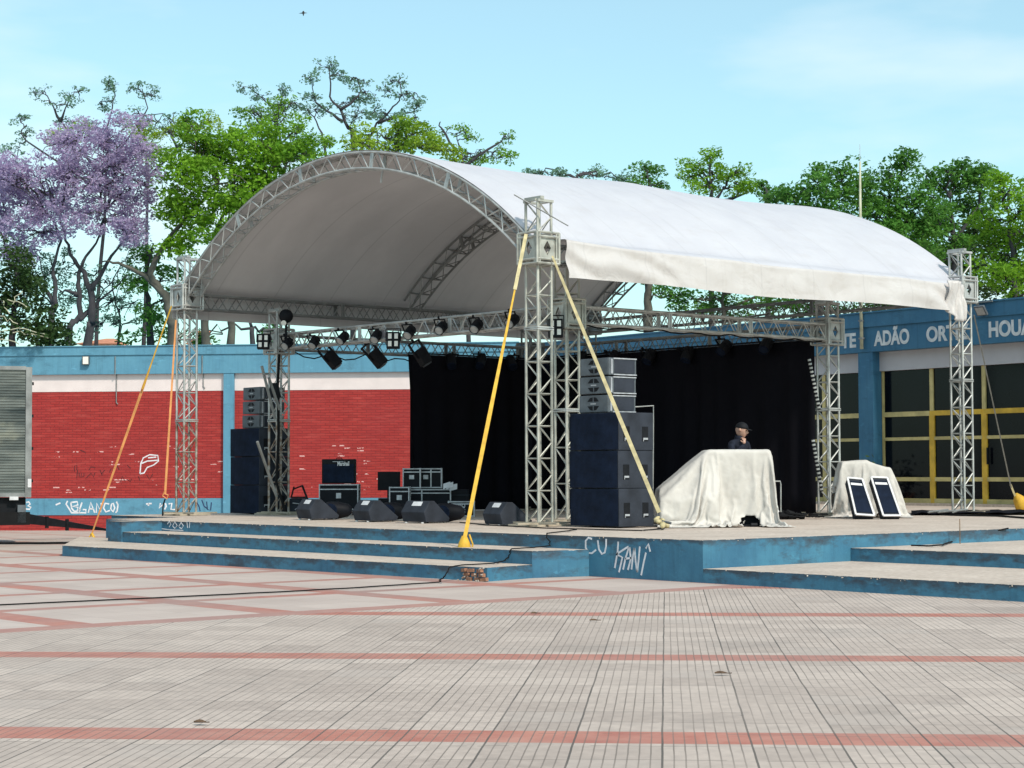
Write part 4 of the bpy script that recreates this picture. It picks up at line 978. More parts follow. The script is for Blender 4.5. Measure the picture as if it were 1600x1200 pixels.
def fix_a(c):
    a = c[..., 0]; a = np.where(a > .50, .50+(a-.50)*.35, a); c[..., 0] = np.where(a < -1.30, -1.30+(a+1.30)*.35, a)
    d = c[..., 1]; d = np.where(d < -.75, -.75+(d+.75)*.45, d); c[..., 1] = np.where(d > .6, .6+(d-.6)*.5, d); return c
def fix_b(c): c[..., 0] *= .93; c[..., 2] *= 1.08; return c
CLOTH_A = settle([([(-1.28, 0), (-1.28, .58), (-.52, 1.20), (.46, 1.20), (.46, 0)], -.38, .42), ([(-1.30, 0), (-1.30, .45), (-.4, .5), (-.4, 0)], -.62, .3)], (-2.0, 1.5), (-2.35, 1.5), 96, 90, 3, 85, .25, fix_a)
CLOTH_B = settle([([(-.52, 0), (-.52, .95), (-.02, .98), (.10, .86), (.45, .85), (.52, 0)], -.1, .35)], (-1.0, 1.2), (-1.35, 1.2), 64, 64, 5, 70, .25, fix_b)
def onfloor(px, Z): c = at(px, 800, Z); c.z = S0; return c
def draped(name, label, data, c, turn=0, hole=None):
    d = data; nx, ny = d.shape[:2]
    t = thing(name, label, 'cover', c)
    ah = V(_r.x, _r.y, 0); dh = V(FW.x, FW.y, 0).normalized(); Mr = Matrix.Rotation(turn, 3, 'Z'); ah = Mr @ ah; dh = Mr @ dh
    b = MB(); b.v = [tuple(c+ah*float(p[0])+dh*float(p[1])+V(0, 0, max(float(p[2])-.008, .006))) for p in d.reshape(-1, 3)]
    for i in range(nx-1):
        for j in range(ny-1):
            p = d[i, j]
            if hole and ((p[0]-hole[0])/hole[2])**2+((p[2]-hole[1])/hole[3])**2 < 1 and p[1] < -.2: continue
            b.f.append((i*ny+j, (i+1)*ny+j, (i+1)*ny+j+1, i*ny+j+1)); b.m.append(0)
    o = b.build('cloth', M['tarp'], t, smooth=True)
    m_ = o.modifiers.new('sub', 'SUBSURF'); m_.levels = 1; m_.render_levels = 1
    m_ = o.modifiers.new('thick', 'SOLIDIFY'); m_.thickness = .005
    return t, ah, dh
cA = onfloor(1154, 30.2)
t, ah, dh = draped('covered_console', 'bulky mixing desk under an off-white tarpaulin with folds', CLOTH_A, cA, 0, (.10, .04, .15, .14))
RZ = YAW-R(90)
b = MB(); Mc = Matrix.Translation(cA) @ Matrix.Rotation(RZ, 4, 'Z'); b.box((-.50, -.30, .02), (.43, .38, 1.16), 0, Mc); b.box((-1.2, -.3, .02), (-.52, .28, .42), 0, Mc); b.build('desk_body', M['case'], t)
b = MB(); b.box((.44, -.52, .004), (.02, -.30, .03), 0, Mc); b.tube([cA+ah*.12-dh*.58+V(0, 0, .03), cA+ah*.22-dh*.56+V(0, 0, .03)], .035, 6); b.build('skid', M['black'], t)
draped('covered_speakers', 'pale tarpaulin thrown over equipment behind two leaning monitors', CLOTH_B, onfloor(1356, 35.3))
used = False
def leanmon(tl, tr, br_, bl2, Zt, Zb, label, pr):
    t = thing('leaning_monitor', label, 'speaker', at(*bl2, Zb), 0, 'framed monitors leaning on the tarpaulin')
    p = [at(*tl, Zt), at(*tr, Zt), at(*br_, Zb), at(*bl2, Zb)]
    n_ = (p[1]-p[0]).cross(p[3]-p[0]).normalized()
    if n_.dot(FW) > 0: n_ = -n_
    bk = [q_-n_*.22 for q_ in p]
    b = MB(); b.add(p+bk, [(0, 1, 2, 3), (7, 6, 5, 4), (0, 4, 5, 1), (1, 5, 6, 2), (2, 6, 7, 3), (3, 7, 4, 0)]); b.build('cabinet', M['cab'], t, recalc=True)
    fr = MB()
    for i in range(4): fr.bar(p[i]+n_*.01, p[(i+1) % 4]+n_*.01, .032, .03, up=n_)
    fr.build('frame', M['sticker'], t)
    cc = sum(p, V(0, 0, 0))/4; g4 = [cc+(q_-cc)*.84+n_*.012 for q_ in p]
    b = MB(); b.add(g4+[q_-n_*.01 for q_ in g4], [(0, 1, 2, 3), (0, 4, 5, 1), (1, 5, 6, 2), (2, 6, 7, 3), (3, 7, 4, 0)]); b.build('grille', M['grille'], t, recalc=True)
    s4 = [g4[0].lerp(g4[3], .01), g4[1].lerp(g4[2], .01), g4[1].lerp(g4[2], .09), g4[0].lerp(g4[3], .09)]; s4 = [cc+(q_-cc)*.9+n_*.004 for q_ in s4]
    b = MB(); b.add([q_ for q_ in s4]+[q_-n_*.003 for q_ in s4], [(0, 1, 2, 3), (0, 4, 5, 1), (1, 5, 6, 2), (2, 6, 7, 3), (3, 7, 4, 0)]); b.build('sticker', M['sticker'], t, recalc=True)
leanmon((1324, 747), (1347, 749), (1366, 806), (1337, 804), 34.3, 33.9, 'left one of two white framed monitors leaning on tarpaulin', None)
leanmon((1361, 746), (1386, 747), (1407, 806), (1380, 806), 34.3, 33.9, 'right one of two white framed monitors leaning on tarpaulin', None)
# ---------------------------------------------------------------- straps
def strap(path, wds, mat, label, name='ratchet_strap', extra=None, loc=None):
    t = thing(name, label, 'strap', path[-1])
    b = MB()
    for i in range(len(path)-1):
        p, q_ = path[i], path[i+1]; w0 = wds[i]; w1 = wds[i+1]
        d = (q_-p).normalized(); s_ = d.cross(V(*(EYE-p)).normalized()).normalized(); n_ = s_.cross(d)
        vs = [p-s_*w0/2, p+s_*w0/2, q_+s_*w1/2, q_-s_*w1/2]; vs += [v+n_*.006 for v in vs]
        b.add(vs, [(0, 1, 2, 3), (7, 6, 5, 4), (0, 4, 5, 1), (1, 5, 6, 2), (2, 6, 7, 3), (3, 7, 4, 0)])
    b.build('webbing', mat, t)
    return t
pA = V(-.22, -.05, 5.25)
anc = V(-3.29, -2.15, .18)
tpt = at(822, 366, 30.0); bot = anc+V(0, 0, .28)
def along(a, b_, ts): return [a.lerp(b_, t_) for t_ in ts]
pts = along(tpt, bot, (0, .12, .2, .42, .62, 1))
t = strap(pts, [.036, .036, .026, .045, .06, .055], M['yellow'], 'yellow ratchet strap from nearest canopy tower down to the steps')
for k, mm in ((0, 'paleweb'),):
    b = MB(); b.bar(pts[0]-FW*.01, pts[2]-FW*.012, .055, .012, up=FW); b.build('faded_end', M['paleweb'], t)
b = MB(); d = (tpt-bot).normalized()
b.tube([anc+V(0, 0, .10), anc+V(-.01, -.01, .18), anc+V(0, 0, .24), anc+V(.0, 0, .34)], [.085, .095, .08, .035], 10); b.build('wrapped_buckle', M['yellow'], t, smooth=True)
b = MB(); b.tube([anc+V(.05, -.05, .36), anc+V(.08, -.09, .22), anc+V(.06, -.08, .06), anc+V(.0, -.03, .02)], .013, 6); b.build('loose_end', M['yellow'], t)
b = MB(); b.tube([anc+V(0, 0, .12), anc+V(0, 0, .0)], .02, 8); b.tube([anc+V(-.03, .09, .05), anc+V(.0, -.0, .03), anc+V(.02, -.07, .04)], .016, 6); b.build('anchor_bolt', M['steel'], t)
b = MB(); b.tube([anc+V(-.01, .01, .05), anc+V(-.01, .01, .11)], [.07, .085], 10); b.build('hook', M['rusty'], t)
a2 = V(-.02, -2.74, S0+.1)
t0_ = at(863, 400, 30.4); t = strap(along(t0_, a2+V(0, 0, .16), (0, .08, .4, .8, 1)), [.03, .042, .055, .062, .06], M['paleweb'], 'pale cream ratchet strap crossing in front of the right speaker stack')
b = MB(); 
for k in range(7):
    r0 = random.uniform(.03, .06); o_ = V(random.uniform(-.07, .07), random.uniform(-.1, .06), random.uniform(-.06, .08)); b.tube([a2+o_, a2+o_+V(random.uniform(-.08, .08), random.uniform(-.08, .08), random.uniform(-.03, .05))], [r0, r0*.6], 7)
b.build('knotted_end', M['paleweb'], t, smooth=True)
b = MB(); b.tube([a2+V(.02, -.06, .0), a2+V(-.05, -.12, -.07)], .035, 7); b.tube([a2+V(.04, -.0, .03), a2+V(.1, -.15, .0)], .02, 6); b.build('ratchet', M['cabgrey'], t)
gB = V(-1.29, 12.6, .0)
t = strap(along(at(268, 478, 38.7), gB+V(0, 0, .14), (0, .22, .34, .7, 1)), [.02, .02, .055, .045, .03], M['orange'], 'long orange strap from left canopy tower down to the pavement')
b = MB(); s_ = at(268, 478, 38.6); e_ = s_.lerp(gB+V(0, 0, .14), .36); b.bar(s_, e_, .028, .012, up=FW); b.build('yellowed_upper', M['yellow'], t)
b = MB(); b.tube([gB+V(0, 0, .17), gB+V(.03, -.05, .08), gB+V(-.05, .06, .03)], [.03, .05, .035], 7); b.tube([gB+V(0, 0, .17), gB+V(-.06, .07, .02)], .015, 5); b.build('wrapped_buckle', M['yellow'], t)
hk = at(258, 772, 38.4)
t = strap([at(275, 500, 38.8), hk], [.035, .045], M['orange'], 'thin orange strap hanging beside the left canopy tower to a black hook')
b = MB(); b.tube([hk+UP*.08, hk-RT*.05-UP*.04, hk+RT*.04-UP*.10, hk+RT*.06-UP*.02, hk], .014, 6); b.build('loop', M['orange'], t)
b = MB(); b.tube([hk-UP*.1, hk-UP*.22-RT*.04, at(254, 804, 38.2)+V(0, 0, 0), at(254, 806, 38.2)], .016, 6); b.build('hook_rope', M['rubber'], t)
aC = at(1594, 786, 41.3)
t = strap([at(1522, 492, 38.6), at(1580, 762, 41.0)], [.025, .028], M['greyrope'], 'thin grey strap from right canopy tower to a yellow anchor')
b = MB(); b.bar(at(1579, 757, 41.0), at(1586, 775, 41.1), .04, .02, up=FW); b.build('tail', M['paleweb'], t)
b = MB(); b.tube([at(1588, 773, 41.1), at(1592, 780, 41.2), at(1597, 792, 41.2), at(1601, 796, 41.2)], [.05, .13, .15, .07], 9); b.build('wrapped_buckle', M['yellow'], t, smooth=True)
# ---------------------------------------------------------------- cables on the ground
def cable(pts, r, label, mat=None):
    P = []
    for i in range(len(pts)-1):
        for k in range(6): 
            a, b_ = V(*pts[i]), V(*pts[i+1]); P.append(a.lerp(b_, k/6)+V(random.uniform(-.02, .02), random.uniform(-.02, .02), 0))
    P.append(V(*pts[-1])); b = MB(); b.tube(P, r, 6); return tag(b.build('cable', mat or M['rubber'], smooth=True), label, 'cable')
def G0(px, py, z=0.0):
    d = FW + RT*((px-800)/F_PX) - UP*((py-600)/F_PX); t_ = (z-EYE.z)/d.z; p = EYE+d*t_; return (p.x, p.y, z)
cable([G0(-60, 949, .015), G0(0, 945, .015), G0(200, 936, .015), G0(430, 925, .015), G0(560, 918, .015), G0(685, 909.5, .015), G0(696, 900, .1), G0(703, 886, .2), G0(720, 883, .2), G0(770, 880, .2), (-3.6, -3.3, .2), (-3.47, -3.3, .24), (-3.46, -3.4, .38), (-3.0, -3.3, .38), (-2.62, -3.2, .39), (-2.61, -3.15, .56), (-1.2, -2.2, .56)], .009, 'long dark cable crossing the pink tiles and climbing the steps')
cable([G0(-40, 849, .02), G0(60, 849, .02), G0(130, 848, .02)], .03, 'thick black line on the pavement beside the truck')  # dark tube laid flat along the pavement
cable([G0(1425, 802, .56), G0(1500, 805, .56), G0(1560, 806, .56), G0(1640, 812, .56)], .02, 'black cable along the stage floor beyond the right canopy tower')
cable([G0(1425, 852, .385), G0(1450, 853, .385), G0(1475, 851, .385), G0(1490, 845, .385), (3.9, -6.16, .55)], .012, 'thin cable curling over the upper right step')
cable([G0(720, 816, .555), G0(760, 820, .555), G0(850, 825, .555), G0(1000, 829, .555), G0(1035, 826, .555)], .010, 'thin cable along the stage edge under the speakers')
# cable heap and black cloth beside the right tower
b = MB()
for k in range(26):
    px = random.uniform(1215, 1282); c = onstage(px, 806, 34.3+random.uniform(-.5, .5)); P = []
    r0 = random.uniform(.06, .22); z0 = random.uniform(.02, .10)
    for i in range(15): a = i*.5; P.append(c+V(math.cos(a)*r0, math.sin(a)*r0*.7, z0+random.uniform(-.01, .01)))
    b.tube(P, .013, 5)
for k in range(9): chunk(b, onstage(random.uniform(1216, 1255), 806, 34.2)+V(0, 0, .06), random.uniform(.07, .13))
tag(b.build('cable_heap', M['rubber']), 'heap of coiled black cables right of the covered console', 'cables')
b = MB(); c = onstage(1212, 806, 33.4); chunk(b, c+V(0, 0, .17), .08); tag(b.build('white_bag', M['sticker']), 'small crumpled white bag on the cable heap', 'bag')
b = MB()
cloth = []
for i in range(13):
    row = []
    for j in range(7):
        px = 1424+i*17; c = onstage(px, 806, 36.6+j*.35); row.append(c+V(0, 0, .012+.05*abs(math.sin(i*1.7+j*1.1))))
    cloth.append(row)
b.grid(cloth); o = b.build('ground_sheet', M['drape'], smooth=True, recalc=True); tag(o, 'flat black sheet on the floor behind right canopy tower', 'sheet'); o.modifiers.new('t', 'SOLIDIFY').thickness = .01
b = MB()
for (x0, y0, x1, y1) in ((1440, 806, 1470, 798), (1455, 806, 1500, 800), (1478, 800, 1490, 806)): b.tube([onstage(x0, 0, 36.4)+V(0, 0, .08), onstage(x1, 0, 37.2)+V(0, 0, .11)], .02, 5)
tag(b.build('loose_tubes', M['alu_dull']), 'loose thin tubes on the black sheet', 'tubes')
# thin rod sticking up on right step
b = MB(); p = V(*G0(1500, 850, .36)); b.tube([p, p+V(0, 0, .36)], .008, 5); tag(b.build('thin_rod', M['rusty']), 'thin upright rod on the upper right step', 'rod')
# small plant beside the pillar
t = thing('potted_plant', 'dark leafy plant at the foot of the blue pillar behind the tarpaulin', 'plant', KB+d_r*15.45+V(-.5, 0, .54))
b = MB(); p0 = KB+d_r*15.45+V(-.5, 0, .54); b.tube([p0, p0+V(0, 0, .3)], [.13, .18], 12); b.build('pot', M['clay'], t)
b = MB()
for k in range(150):
    c = p0+V(random.gauss(0, .17), random.gauss(0, .17), .62+random.gauss(0, .24)); a = V(random.gauss(0, 1), random.gauss(0, 1), random.gauss(0, .6)).normalized()*.07; e = a.orthogonal().normalized()*.035
    b.add([c-a, c+e, c+a, c-e], [(0, 1, 2, 3)])
b.tube([p0+V(0, 0, .3), p0+V(0, 0, .9)], .015, 5); b.build('foliage', M['darkgreen'], t)
# ---------------------------------------------------------------- truck
t = thing('box_truck', 'parked box truck with dirty ribbed aluminium cargo body', 'truck', G0(20, 852, 0), 0)
TO = V(*G0(48, 850, 0)); TO.z = -.02
vr = (TO-EYE); vr.z = 0; vr.normalize()          # the box runs away from the plaza, nearly along this sight line
ay = (Matrix.Rotation(R(3), 3, 'Z') @ vr); ax = V(-ay.y, ay.x, 0)
def TP(x, y, z): return TO+ax*x+ay*y+V(0, 0, z)
b = MB()
rows = []; nz_ = 180
for i in range(nz_+1):
    z = 1.02+ (3.52-1.02)*i/nz_; ph = (i % 4); dpt = (0, .014, .014, 0)[ph]
    rows.append([TP(.12, -dpt, z), TP(6.5, -dpt, z)])
b.grid(rows); b.build('side_panel', M['truck'], t, recalc=True)
b = MB()
def tbx(mb, x0, y0, z0, x1, y1, z1):
    vs = [TP(x, y, z) for z in (z0, z1) for y in (y0, y1) for x in (x0, x1)]
    mb.add(vs, [(0, 2, 3, 1), (4, 5, 7, 6), (0, 1, 5, 4), (2, 6, 7, 3), (0, 4, 6, 2), (1, 3, 7, 5)])
tbx(b, .03, .025, .98, 6.5, 2.4, 3.50); b.build('cargo_body', M['cabgrey'], t, recalc=True)
b = MB(); tbx(b, 0, -.04, .95, .12, 2.42, 3.56); tbx(b, .121, -.035, 3.50, 6.5, .05, 3.575); tbx(b, .121, -.035, .96, 6.5, .03, 1.04); b.build('corner_frame', M['alu_dull'], t, recalc=True)
for z in (1.25, 1.9, 2.55, 3.2):
    b = MB(); tbx(b, -.035, .0, z, -.001, .09, z+.06); b.build('hinge', M['black'], t, recalc=True)
b = MB(); tbx(b, .0, -.052, 1.15, .07, -.041, 1.32); tbx(b, .25, -.06, .90, .42, -.04, .97); b.build('reflector', M['sticker'], t, recalc=True)
b = MB(); tbx(b, .1, .1, .62, 6.3, .3, .95); tbx(b, .12, .0, .40, .3, 2.2, .62); tbx(b, 1.0, .2, .45, 3.0, .7, .9); b.build('chassis', M['black'], t, recalc=True)
b = MB(); tbx(b, .10, -.03, .45, .26, .10, .80); b.build('tail_lamp', M['cabgrey'], t, recalc=True)
b = MB(); tbx(b, .02, -.03, .40, .70, .0, .66); b.build('mud_flap', M['rubber'], t, recalc=True)
for x in (1.6, 2.7):
    b = MB(); c = TP(x, .18, .45); b.tube([c-ay*.14, c+ay*.14], .46, 24); w_ = b.build('wheel', M['rubber'], t)
    b = MB(); b.tube([c-ay*.16, c-ay*.12], .22, 16); b.build('rim', M['alu_dull'], w_)
# ramp from truck
t = thing('loading_ramp', 'long black ramp sloping from the truck towards the stage', 'ramp', G0(100, 845, 0))
b = MB(); p0 = at(36, 811, 40.5); p1 = at(166, 827.5, 42.0)
up_ = V(0, 0, 1); sd_ = ay*.6
vs = [p0+up_*.13, p0-up_*.10, p1+up_*.02, p1-up_*.03]; vs = vs+[v+sd_ for v in vs]
b.add(vs, [(0, 1, 3, 2), (4, 6, 7, 5), (0, 2, 6, 4), (1, 5, 7, 3), (0, 4, 5, 1), (2, 3, 7, 6)]); b.build('deck', M['black'], t, recalc=True)
for k in (.52, .28):
    b = MB(); c = p0.lerp(p1, k); b.box((c.x-.03, c.y-.03, c.z-.13), (c.x+.03, c.y+.03, c.z+.12)); b.build('peg', M['black'], t)
# ---------------------------------------------------------------- person
def skin_chain(verts, edges, radii, name, mat, parent, sub=2, root=0):
    me = bpy.data.meshes.new(name); me.from_pydata([tuple(v) for v in verts], edges, []); me.materials.append(mat)
    o = bpy.data.objects.new(name, me); COL.objects.link(o); o.parent = parent
    sk = o.modifiers.new('skin', 'SKIN'); sk.use_smooth_shade = True
    if not me.skin_vertices: me.skin_vertices.new()
    for i, r_ in enumerate(radii):
        me.skin_vertices[0].data[i].radius = r_ if isinstance(r_, tuple) else (r_, r_); me.skin_vertices[0].data[i].use_root = (i == root)
    s_ = o.modifiers.new('sub', 'SUBSURF'); s_.levels = sub; s_.render_levels = sub
    return o
mc = at(1155, 814, 31.9); mc.z = S0+.0
fdir = V(_r.x, _r.y, 0)*.62 - V(FW.x, FW.y, 0).normalized()*.72; fz = math.atan2(fdir.y, fdir.x)
PSC = .955
P_ = thing('person', 'person in black cap and dark jacket, hand raised to chin, behind the covered desk', 'person', mc, fz-R(0))
# local: +x forward, +y left, z up
P_.scale = (PSC,)*3
j = dict(pel=(0, 0, .92), sp=(.01, 0, 1.10), ch=(.02, 0, 1.24), up=(.02, 0, 1.375), nk=(.03, 0, 1.47), nk2=(.055, 0, 1.52),
         hl=(0, .10, .88), kl=(.02, .11, .48), al=(-.02, .11, .09), tl=(.13, .12, .03), hr=(0, -.10, .88), kr=(.03, -.11, .48), ar=(0, -.11, .09), tr=(.15, -.12, .03),
         sl=(.0, .20, 1.40), el=(-.02, .30, 1.12), wl=(.14, .22, .95), sr=(.0, -.20, 1.40), er=(.12, -.27, 1.17), wr=(.20, -.07, 1.37))
nm = list(j); idx = {k: i for i, k in enumerate(nm)}
ed = [('pel', 'sp'), ('sp', 'ch'), ('ch', 'up'), ('up', 'nk'), ('nk', 'nk2'), ('pel', 'hl'), ('hl', 'kl'), ('kl', 'al'), ('al', 'tl'), ('pel', 'hr'), ('hr', 'kr'), ('kr', 'ar'), ('ar', 'tr'), ('up', 'sl'), ('sl', 'el'), ('el', 'wl'), ('up', 'sr'), ('sr', 'er'), ('er', 'wr')]
rd_ = dict(pel=(.15, .12), sp=(.15, .12), ch=(.165, .125), up=(.135, .11), nk=(.075, .075), nk2=(.06, .06), hl=.095, kl=.065, al=.05, tl=.045, hr=.095, kr=.065, ar=.05, tr=.045, sl=.08, el=.06, wl=.04, sr=.08, er=.06, wr=.042)
skin_chain([j[k] for k in nm], [(idx[a], idx[b_]) for a, b_ in ed], [rd_[k] for k in nm], 'body', M['jacket'], P_)
# head: displaced sphere with nose, brow, chin, ears
def head_mesh():
    bm = bmesh.new(); bmesh.ops.create_uvsphere(bm, u_segments=28, v_segments=22, radius=1)
    for v in bm.verts:
        x, y, z = v.co; sx, sy, sz = .098, .075, .118
        nx, ny, nz2 = x*sx, y*sy, z*sz
        if z < 0: nx = nx*(1+.12*z)+.012*(-z); ny *= (1+.32*z)
        if x > .6 and abs(y) < .28 and -.35 < z < .12: nx += .026*math.exp(-((z+.18)/.14)**2)*math.exp(-(y/.14)**2)
        if x > .5 and abs(y) > .2 and abs(y) < .6 and abs(z-.08) < .12: nx -= .008
        if x > .6 and abs(z-.22) < .1: nx += .004
        if x > .5 and abs(y) < .4 and abs(z+.78) < .12: nx += .006
        v.co = (nx, ny, nz2)
    me = bpy.data.meshes.new('head'); bm.to_mesh(me); bm.free(); me.polygons.foreach_set('use_smooth', [True]*len(me.polygons)); me.materials.append(M['skin'])
    return me
hz = V(.075, 0, 1.635)
hd = bpy.data.objects.new('head', head_mesh()); COL.objects.link(hd); hd.parent = P_; hd.location = hz; hd.scale = (1.13,)*3; hd.rotation_euler = (0, R(10), R(28))
b = MB()
for s1 in (-1, 1): b.tube([(.0, s1*.070, -.025), (-.005, s1*.088, .0), (-.008, s1*.085, .028)], [.012, .018, .012], 8)
b.build('ear', M['skin'], hd, world=False, smooth=True)
b = MB()
for s1 in (-1, 1): b.tube([(.078, s1*.030, .006), (.086, s1*.030, .006)], .010, 8)
b.build('eye', M['black'], hd, world=False)
b = MB(); b.tube([(.090, -.022, -.066), (.096, 0, -.065), (.090, .022, -.066)], .005, 6); b.build('mouth', M['darkpaint'], hd, world=False)
b = MB(); rows = []
for i in range(9):
    ph = R(90*i/8); rows.append([V(.104*math.cos(ph)*math.cos(a)-.002, .083*math.cos(ph)*math.sin(a), .032+.098*math.sin(ph)) for a in [R(k*15) for k in range(25)]])
b.grid(rows); brim = [[V(.09+.0+rr2*.075*math.cos(a), .072*math.sin(a)*(1), .040-.010*rr2-.02*math.sin(a)**2*0) for a in [R(-80+k*16) for k in range(11)]] for rr2 in (0, 1)]
b.grid(brim); o = b.build('cap', M['black'], hd, world=False, smooth=True, recalc=True); m_ = o.modifiers.new('t', 'SOLIDIFY'); m_.thickness = .006
b = MB(); 
b.tube([(.01, 0, 1.44), (.025, 0, 1.50), (.03, 0, 1.545)], [.10, .088, .085], 12, cap=False); o = b.build('collar', M['jacket'], P_, world=False, smooth=True); o.modifiers.new('t', 'SOLIDIFY').thickness = .01
b = MB(); b.box((-.03, -.012, -.028), (.05, .012, .028), 0, Matrix.Translation((.075, -.315, 1.245)) @ Matrix.Rotation(R(-20), 4, 'Z')); b.build('sleeve_patch', M['sticker'], P_, world=False)
# hand at chin: palm and curled fingers and thumb
hv = [(.19, -.07, 1.37), (.185, -.03, 1.43), (.18, -.02, 1.455)]
palm = MB()
def hand(o0, d, side, up2, parent, curl=1.0):
    vs = [o0, o0+d*.045, o0+d*.085]; r_ = [.026, .033, .030]; e = [(0, 1), (1, 2)]
    for k in range(4):
        b0 = o0+d*.09+side*(-.033+.022*k); ln = (.068, .078, .072, .056)[k]
        i0 = len(vs); vs += [b0, b0+d*ln*.45+up2*-.008*curl, b0+d*ln*.62-up2*.035*curl, b0+d*ln*.45-up2*.055*curl]; r_ += [.010, .0095, .009, .008]; e += [(2, i0), (i0, i0+1), (i0+1, i0+2), (i0+2, i0+3)]
    i0 = len(vs); t0_ = o0+d*.03-side*.03; vs += [t0_, t0_+d*.03-side*.02-up2*.02, t0_+d*.055-side*.012-up2*.035]; r_ += [.013, .011, .0095]; e += [(1, i0), (i0, i0+1), (i0+1, i0+2)]
    return skin_chain(vs, e, r_, 'hand', M['skin'], parent, 1)
hand(V(.20, -.065, 1.39), V(-.35, .25, .9).normalized(), V(.3, .95, -.1).normalized(), V(.9, -.2, .35).normalized(), P_)
hand(V(.15, .22, .94), V(.8, .0, -.5).normalized(), V(0, 1, 0), V(.5, 0, .8).normalized(), P_)
# ---------------------------------------------------------------- bird and leaves
c = at(474, 20, 60); t = thing('bird', 'tiny dark bird flying high in the sky', 'bird', c)
b = MB(); b.tube([c-UP*.10, c-UP*.02, c+UP*.03, c+UP*.06], [.008, .03, .035, .012], 8)
b.add([c+UP*.02, c+RT*.13+UP*.005+FW*.05, c-UP*.03], [(0, 1, 2)]); b.add([c+UP*.02, c-RT*.16-UP*.01+FW*.05, c-UP*.03], [(2, 1, 0)]); b.build('body', M['bird'], t)
for i, (px, py, lb) in enumerate(((837, 959, 'small dry leaf on the plaza before the lower step'), (930, 970, 'dark dry leaf lying past the thin pink band'), (315, 1130, 'brown dry leaf just above the front pink band'), (1130, 1053, 'tiny twig between the two front pink bands'))):
    p = V(*G0(px, py, .012)); b = MB(); L0 = (.05, .055, .045, .06)[i]
    P = []
    for k in range(7):
        u = k/6; wv_ = .011*math.sin(math.pi*u)**.8+.001; x = (u-.5)*2*L0; P.append([p+RT.xy.to_3d()*x+V(0, 0, .008*math.sin(u*5)+.012)+FW.xy.to_3d()*wv_*2, p+RT.xy.to_3d()*x+V(0, 0, .003), p+RT.xy.to_3d()*x+V(0, 0, .01)-FW.xy.to_3d()*wv_*2])
    b.grid(P); tag(b.build('dry_leaf', M['dryleaf']), lb, 'leaf', 'dry leaves on the plaza')
# ---------------------------------------------------------------- trees
def leaf_cloud(centers, radii, counts, size, mat, name, parent, seed, flat=.8):
    r_ = np.random.default_rng(seed); C_ = []
    for c, rad, n in zip(centers, radii, counts):
        d = r_.normal(size=(n, 3)); d /= np.linalg.norm(d, axis=1)[:, None]; rr2 = r_.uniform(.35, 1, n)**.6
        C_.append(np.array(c)+d*rr2[:, None]*np.array(rad))
    C_ = np.concatenate(C_); n = len(C_)
    a = r_.normal(size=(n, 3)); a[:, 2] *= .6; a /= np.linalg.norm(a, axis=1)[:, None]
    nn = r_.normal(size=(n, 3)); nn[:, 2] += .8; b_ = np.cross(nn, a); b_ /= np.linalg.norm(b_, axis=1)[:, None]
    s_ = size*r_.uniform(.55, 1.35, n)[:, None]
    v = np.empty((n, 4, 3)); v[:, 0] = C_-a*s_; v[:, 1] = C_+b_*s_*.45; v[:, 2] = C_+a*s_; v[:, 3] = C_-b_*s_*.45
    off = np.array(parent.location); v -= off
    me = bpy.data.meshes.new(name); me.vertices.add(n*4); me.vertices.foreach_set('co', v.ravel())
    me.loops.add(n*4); me.loops.foreach_set('vertex_index', np.arange(n*4)); me.polygons.add(n); me.polygons.foreach_set('loop_start', np.arange(0, n*4, 4)); 
    me.materials.append(mat); me.update(calc_edges=True); me.validate()
    o = bpy.data.objects.new(name, me); COL.objects.link(o); o.parent = parent; return o
def wiggle(p, q_, n, amp, rr):
    P = []
    for i in range(n+1):
        u = i/n; P.append(p.lerp(q_, u)+V(*(rr.normal(size=3)*amp*math.sin(math.pi*u)))+V(0, 0, (q_-p).length*.10*math.sin(math.pi*u)))
    return P
NLEAF = 0
